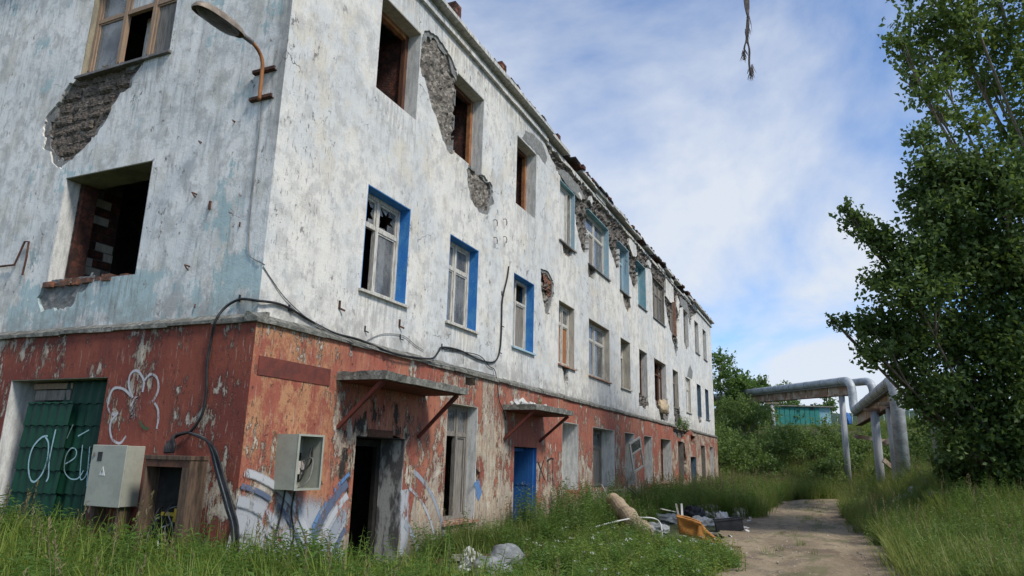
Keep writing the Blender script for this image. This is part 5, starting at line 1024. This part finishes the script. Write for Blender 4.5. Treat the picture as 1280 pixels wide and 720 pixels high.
for x, y, h, r, lb in shr: tree('willow_shrub', lb, (x, y, tz(x, y)), dome(x, y, h, r, 26, .1), 600, .15, 'leaf_willow', 'bark', cat='shrub', group='willow shrubs on the slope', stems=2, limb=.03)
bgt = [(-1.7, 53, 8.2, 2.1, 'tall round green tree just behind the building end'), (.4, 56.5, 5.4, 2.0, 'green tree stepping down beside the tallest one'), (2.4, 63, 5.0, 1.7, 'small tree top showing above the left end of the pipe'), (-6.5, 56, 10, 2.8, 'broad tree hidden mostly behind the building'), (5.9, 72, 5.2, 1.2, 'thin little tree top above the middle of the pipe')]
for x, y, h, r, lb in bgt: tree('broadleaf_tree', lb, (x, y, tz(x, y)), dome(x, y, h, r, 30, .2), 480, .22, 'leaf_tree', 'bark', .16, cat='tree', group='trees beyond the building')
rsh = [(11.0, 25.5, 3.4, 1.9, 'dark shrub behind the foot of the thick pipe'), (13.2, 24, 4.0, 2.2, 'dark shrub under the right hand tree'), (15.5, 26, 5.0, 2.5, 'tall dark shrub behind the right hand tree'), (12.5, 31, 4.0, 2.4, 'dark shrub far behind the pipes on the right'), (17.5, 30, 6, 3, 'big dark shrub mass closing the right side'), (10.6, 34, 3.2, 2.0, 'dark shrub beyond the trestle columns'), (20, 25, 6, 3, 'broad dark shrub past the big trees'), (14.0, 38, 6, 3, 'dark thicket shrub on the far right slope')]
for x, y, h, r, lb in rsh: tree('thicket_shrub', lb, (x, y, tz(x, y)), dome(x, y, h, r, 26, .05), 420, .15, 'leaf_dark' if y > 24.5 else 'leaf_tree', 'bark', cat='shrub', group='dark shrubs behind the big trees', stems=2, limb=.04)

# ---- grass and weeds
def blade(mb, x, y, h, w, az, lean, curl):
    dx, dy = math.cos(az), math.sin(az); px_, py_ = -dy*w/2, dx*w/2; k = len(mb.v)
    for i, (t, ww) in enumerate(((0, .8), (.35, 1.), (.7, .75))):
        o_ = lean*h*t+curl*h*t*t; z_ = h*t*(1-.18*curl*t); mb.v += [(x+dx*o_+px_*ww, y+dy*o_+py_*ww, z_), (x+dx*o_-px_*ww, y+dy*o_-py_*ww, z_)]
    o_ = (lean+curl)*h; mb.v.append((x+dx*o_, y+dy*o_, h*(1-.28*curl))); mb.f += [(k, k+1, k+3, k+2), (k+2, k+3, k+5, k+4), (k+4, k+5, k+6)]
def raw(mb, name, mats):
    me = bpy.data.meshes.new(name); me.from_pydata(mb.v, [], mb.f)
    for m_ in mats: me.materials.append(MAT[m_])
    if len(mats) > 1: me.polygons.foreach_set('material_index', mb.mi)
    return bpy.data.objects.new(name, me)
def grass_clump(n, h, spread, w, mat, curl=.5):
    mb = MB()
    for _ in range(n): a = random.uniform(0, 6.283); r_ = spread*math.sqrt(random.random()); blade(mb, r_*math.cos(a), r_*math.sin(a), h*random.uniform(.45, 1.1), w*random.uniform(.6, 1.2), a+random.uniform(-1.2, 1.2), random.uniform(.0, .35), random.uniform(0, curl))
    return raw(mb, 'grass_clump', [mat])
def oval(mb, p, d, s, w):
    d = Vector(d).normalized(); sd_ = d.cross(Vector((random.gauss(0, .4), random.gauss(0, .4), 1))).normalized(); up = sd_.cross(d); k = len(mb.v); p = Vector(p)
    mb.v += [tuple(p), tuple(p+d*s*.5+sd_*w/2+up*s*.06), tuple(p+d*s-up*s*.12), tuple(p+d*s*.5-sd_*w/2+up*s*.06)]; mb.f += [(k, k+1, k+2), (k, k+2, k+3)]
def weed_clump(nst, h, spread, ls, lw_, mat, flower=None, fl=.2, per=20):
    mb = MB(); mb.mi = []
    for _ in range(nst):
        a = random.uniform(0, 6.283); r_ = spread*math.sqrt(random.random()); b = Vector((r_*math.cos(a), r_*math.sin(a), 0)); hh = h*random.uniform(.6, 1.1); tip = b+Vector((random.gauss(0, .12)*hh, random.gauss(0, .12)*hh, hh))
        blade(mb, b.x, b.y, hh*.98, .009, math.atan2(tip.y-b.y, tip.x-b.x), (tip-b).xy.length/hh*.9, .1); mb.mi += [0]*3
        for i in range(per):
            t = (i+random.random())/per; t = .08+.92*t; az = i*2.4+random.uniform(-.4, .4); s_ = ls*random.uniform(.7, 1.2)*(1.1-.55*t); oval(mb, b+(tip-b)*t, (math.cos(az), math.sin(az), random.uniform(-.1, .7)), s_, lw_*s_/ls); mb.mi += [0, 0]
        if flower and random.random() < fl:
            for i in range(8):
                q = tip+Vector((random.gauss(0, .022), random.gauss(0, .022), random.uniform(-.16, .03) if flower != 'petal_white' else random.uniform(-.01, .02))); oval(mb, q, (random.gauss(0, 1), random.gauss(0, 1), .6), .022, .018); mb.mi += [1, 1]
    return raw(mb, 'weed_clump', [mat]+([flower] if flower else []))
def seed_clump(n, h, spread):
    mb = MB(); mb.mi = []
    for _ in range(n):
        a = random.uniform(0, 6.283); r_ = spread*math.sqrt(random.random()); x, y = r_*math.cos(a), r_*math.sin(a); hh = h*random.uniform(.75, 1.15); az = random.uniform(0, 6.283); ln = random.uniform(.02, .22); blade(mb, x, y, hh, .006, az, ln, .08); mb.mi += [1]*3
        for i in range(16): t = 1-.24*i/16; q = (x+math.cos(az)*(ln+.08)*hh*t, y+math.sin(az)*(ln+.08)*hh*t, hh*t*.98); oval(mb, q, (random.gauss(0, .5), random.gauss(0, .5), .9), .035, .012); mb.mi += [1, 1]
    for _ in range(12): blade(mb, random.gauss(0, spread*.6), random.gauss(0, spread*.6), h*.5, .01, random.uniform(0, 6.28), .2, .4); mb.mi += [0]*3
    return raw(mb, 'seed_grass_clump', ['grass_deep', 'seed_head'])
def scatter(name, label, cat, variants, pts, idx, scl):
    """one object that scatters plant clumps over its points"""
    n = len(pts); me = bpy.data.meshes.new(name); me.vertices.add(n); me.vertices.foreach_set('co', np.asarray(pts, np.float32).ravel())
    for nm, ty, dat in (('pick', 'INT', np.asarray(idx, np.int32)), ('size', 'FLOAT', np.asarray(scl, np.float32)), ('turn', 'FLOAT', rng.uniform(0, 6.283, n).astype(np.float32)), ('tilt', 'FLOAT', rng.normal(0, .10, n).astype(np.float32))):
        at = me.attributes.new(nm, ty, 'POINT'); at.data.foreach_set('value', dat)
    o = bpy.data.objects.new(name, me); COL.objects.link(o); tag(o, label, cat, kind='stuff')
    ng = bpy.data.node_groups.new(name, 'GeometryNodeTree'); ng.interface.new_socket('Geometry', in_out='INPUT', socket_type='NodeSocketGeometry'); ng.interface.new_socket('Geometry', in_out='OUTPUT', socket_type='NodeSocketGeometry')
    N = ng.nodes.new; Lk = ng.links.new; gi, go = N('NodeGroupInput'), N('NodeGroupOutput'); ip = N('GeometryNodeInstanceOnPoints'); jn = N('GeometryNodeJoinGeometry')
    for v_ in reversed(variants):
        oi = N('GeometryNodeObjectInfo'); oi.inputs['Object'].default_value = v_; oi.inputs['As Instance'].default_value = True; Lk(oi.outputs['Geometry'], jn.inputs[0])
    def na(nm, ty): q = N('GeometryNodeInputNamedAttribute'); q.data_type = ty; q.inputs['Name'].default_value = nm; return q.outputs['Attribute']
    cx_ = N('ShaderNodeCombineXYZ'); Lk(na('turn', 'FLOAT'), cx_.inputs[2]); Lk(na('tilt', 'FLOAT'), cx_.inputs[0])
    Lk(gi.outputs[0], ip.inputs['Points']); Lk(jn.outputs[0], ip.inputs['Instance']); ip.inputs['Pick Instance'].default_value = True; Lk(na('pick', 'INT'), ip.inputs['Instance Index']); Lk(cx_.outputs[0], ip.inputs['Rotation']); Lk(na('size', 'FLOAT'), ip.inputs['Scale']); Lk(ip.outputs[0], go.inputs[0])
    md = o.modifiers.new('scatter', 'NODES'); md.node_group = ng; return o
def zone(x0, x1, y0, y1, dens, keep=None):
    n = int((x1-x0)*(y1-y0)*dens); x = rng.uniform(x0, x1, n); y = rng.uniform(y0, y1, n)
    left = 1.42+.75*np.exp(-((y-12.8)/3.2)**2); lim = np.where(x < road_c(y), left, 1.32)*np.sqrt(1+(.09*np.clip(y-27, 0, None))**2)
    ok = (np.abs(x-road_c(y)) > lim+.22*np.sin(y*2.1+x)+rng.normal(0, .12, n)) & ~((x < .16) & (y > -.12) & (y < LEN+.1))
    ok &= ~((x > -2.15) & (x < -.35) & (y > -.42) & (y < 0))
    if keep is not None: ok &= keep(x, y)
    x, y = x[ok], y[ok]; return np.stack([x, y, terr(x, y)-.01], 1)
lush = [grass_clump(44, .62, .17, .011, 'grass_lush', .6) for _ in range(5)]+[weed_clump(6, .62, .14, .11, .022, 'weed_leaf', per=30) for _ in range(2)]+[weed_clump(5, .5, .16, .16, .07, 'weed_leaf', per=12)]+[seed_clump(4, .8, .15) for _ in range(2)]
A1 = zone(-11, 1.2, -5.2, -.12, 46); A2 = zone(.1, 4.4, -5.2, 2.0, 34, lambda x, y: (y < 0) | (x > 1.0))
pts = np.concatenate([A1, A2]); n = len(pts); hl = 1.3*np.where(pts[:, 0] > .2, .85, 1.0)*np.where((pts[:, 0] > .1) & (pts[:, 1] > .3), .6, 1.)
scatter('tall_grass', 'tall bright green grass and weeds in front of the side wall', 'grass', lush, pts, rng.choice(10, n, p=[.11]*5+[.14]*3+[.015]*2), rng.uniform(.75, 1.2, n)*hl)
deep = [grass_clump(46, .5, .16, .010, 'grass_deep', .55) for _ in range(4)]+[seed_clump(4, .8, .15)]+[weed_clump(6, .55, .15, .10, .026, 'weed_leaf', per=22) for _ in range(3)]
B1 = zone(.12, 4.6, 3.4, 6.6, 20, lambda x, y: ~((x < 2.0) & (y > 3.5) & (y < 5.0) & (x > .7))); B2 = zone(.12, 4.2, 6.6, 38, 17, lambda x, y: ~((x > 2.0) & (y > 7.8) & (y < 17)))
pts = np.concatenate([B1, B2]); n = len(pts); hs = np.where(pts[:, 1] > 14, 1.5, 1.05)*np.where((pts[:, 1] < 12.5) & (pts[:, 0] > 1.4), .5, 1.)
scatter('wall_grass', 'dark grass and weeds growing along the foot of the red front', 'grass', deep, pts, rng.choice(8, n, p=[.15]*4+[.10]+[.10]*3), rng.uniform(.7, 1.25, n)*hs)
herb = [weed_clump(7, .95, .20, .10, .030, 'weed_leaf', per=34) for _ in range(3)]+[weed_clump(7, .9, .2, .10, .028, 'weed_mid', 'seed_head', .5, per=32) for _ in range(3)]
H1_ = zone(.25, 3.0, 7.0, 13.2, 10, lambda x, y: (x < 1.25) | (y < 7.7)); H2_ = zone(.2, 2.4, 15, 36, 4.5); H3_ = zone(.9, 2.0, 5.2, 7, 4); pts = np.concatenate([H1_, H2_, H3_]); n = len(pts)
scatter('tall_weeds', 'thicket of tall leafy weeds beside the blue door and below the windows', 'weeds', herb, pts, rng.integers(0, 6, n), rng.uniform(.8, 1.3, n)*np.where(pts[:, 1] < 7.2, .75, 1))
low = [weed_clump(12, .32, .2, .06, .035, 'weed_leaf', 'petal_white', .025, per=14) for _ in range(4)]+[weed_clump(10, .36, .2, .07, .03, 'grass_lush', 'petal_white', .03, per=14) for _ in range(2)]
pts = zone(1.2, 4.9, 1.5, 9.4, 24, lambda x, y: ((x > 2.0) | (y > 5)) & ~((x > 2.3) & (y > 8.0))); n = len(pts)
scatter('clover', 'low clover and small white flowers at the edge of the track', 'ground cover', low, pts, rng.integers(0, 6, n), rng.uniform(.7, 1.25, n))
far = [grass_clump(44, .72, .22, .014, 'grass_far', .5) for _ in range(5)]+[seed_clump(6, .95, .2)]+[weed_clump(7, .7, .2, .12, .035, 'weed_leaf', per=24) for _ in range(2)]+[weed_clump(7, .6, .2, .11, .05, 'weed_mid', 'seed_head', .3, per=22) for _ in range(2)]
C1 = zone(6.9, 11, 3.5, 14, 26); C2 = zone(6.6, 12, 14, 36, 17); C3 = zone(11, 17, 8, 32, 6); D1 = zone(-1, 15, 33, 47, 9); D2 = zone(-8, 20, 38, 64, 3.0); D3 = zone(-30, 60, 64, 120, .25)
pts = np.concatenate([C1, C2, C3, D1, D2, D3]); n = len(pts); sc_ = rng.uniform(.75, 1.2, n)*np.where(pts[:, 1] > 33, 1.35, 1.0)*np.where(pts[:, 1] > 66, 1.7, 1)*np.where((pts[:, 1] > 49) & (pts[:, 1] < 66) & (pts[:, 0] > .5) & (pts[:, 0] < 8.5), .4, 1)*np.where((pts[:, 0] > 6) & (pts[:, 1] < 13), .92, 1.)
scatter('bank_grass', 'tall feathery grass covering the bank and the slope beyond the track', 'grass', far, pts, np.where(pts[:, 1] < 15, rng.choice(10, n, p=[.09]*5+[.03]+[.13]*4), rng.choice(10, n, p=[.13]*5+[.09]+[.065]*4)), sc_)
V1 = zone(7.4, 10.5, 7, 20, 4.5); V2 = zone(7.0, 11, 20, 34, 2.2); V3 = zone(0, 9, 36, 44, 1.6); pts = np.concatenate([V1, V2, V3]); n = len(pts)
scatter('bank_weeds', 'tall leafy weeds standing out of the grass on the right bank', 'weeds', herb, pts, rng.integers(0, 6, n), rng.uniform(.7, 1.15, n)*np.where(pts[:, 1] > 20, 1.25, .9))
# sparse tufts on the track
pts = np.stack([5.4+rng.normal(0, .3, 60), rng.uniform(8, 34, 60)], 1); pts = np.c_[pts, terr(pts[:, 0], pts[:, 1])+.02]
scatter('track_tufts', 'sparse short grass tufts down the middle of the dirt track', 'grass', [grass_clump(16, .14, .12, .008, 'grass_deep') for _ in range(3)], pts, rng.integers(0, 3, len(pts)), rng.uniform(.6, 1.1, len(pts)))
# weeds that have taken root on the ledge
for k, (y, s_) in enumerate(((25.6, .8), (26.6, 1.1), (27.5, .8))):
    o = weed_clump(9, .7*s_, .15, .13, .05, 'weed_leaf', per=20); COL.objects.link(o); o.name = 'ledge_weed'; o.location = (.03, y, 3.12); o.rotation_euler = (0, R(25), 0); tag(o, 'leafy weed rooted on the broken ledge of the far front', 'weed', 'weeds on the broken ledge')
o = weed_clump(5, .3, .08, .08, .03, 'weed_leaf', per=14); COL.objects.link(o); o.name = 'canopy_weed'; o.location = (.15, 8.9, 2.73); tag(o, 'small weed rooted on top of the second canopy', 'weed')
for k, (u, v) in enumerate(((1268, 655), (1276, 662))):
    q = AD(u, v, 10.5); o = weed_clump(2, .8, .05, .10, .02, 'weed_mid', 'petal_pink', 1., per=22); COL.objects.link(o); o.name = 'fireweed'; o.location = (q.x, q.y, tz(q.x, q.y)); tag(o, 'pink flowering fireweed stalk on the right bank', 'flower', 'fireweed on the bank')
# loose stones on the track
mb = MB()
for k in range(450):
    y = random.uniform(3, 30) if k % 3 else random.uniform(5, 12); x = float(road_c(y))+random.uniform(-1.75, 1.75); r_ = random.uniform(.008, .03)*(1.6 if random.random() < .08 else 1); M = Matrix.Translation((x, y, tz(x, y)+.035)) @ Matrix.Rotation(random.uniform(0, 6), 4, 'Z') @ Matrix.Rotation(random.uniform(-.5, .5), 4, 'X')
    mb.add([M @ Vector(c_) for c_ in ((r_, 0, 0), (.2*r_, r_*.9, 0), (-r_, .2*r_, 0), (-.3*r_, -r_*.8, 0), (.1*r_, .1*r_, r_*.7), (0, 0, -r_))], [(0, 1, 4), (1, 2, 4), (2, 3, 4), (3, 0, 4), (1, 0, 5), (2, 1, 5), (3, 2, 5), (0, 3, 5)])
tag(mb.build('gravel', 'stone', fix=False), 'small loose stones scattered over the dirt track', 'gravel', kind='stuff')
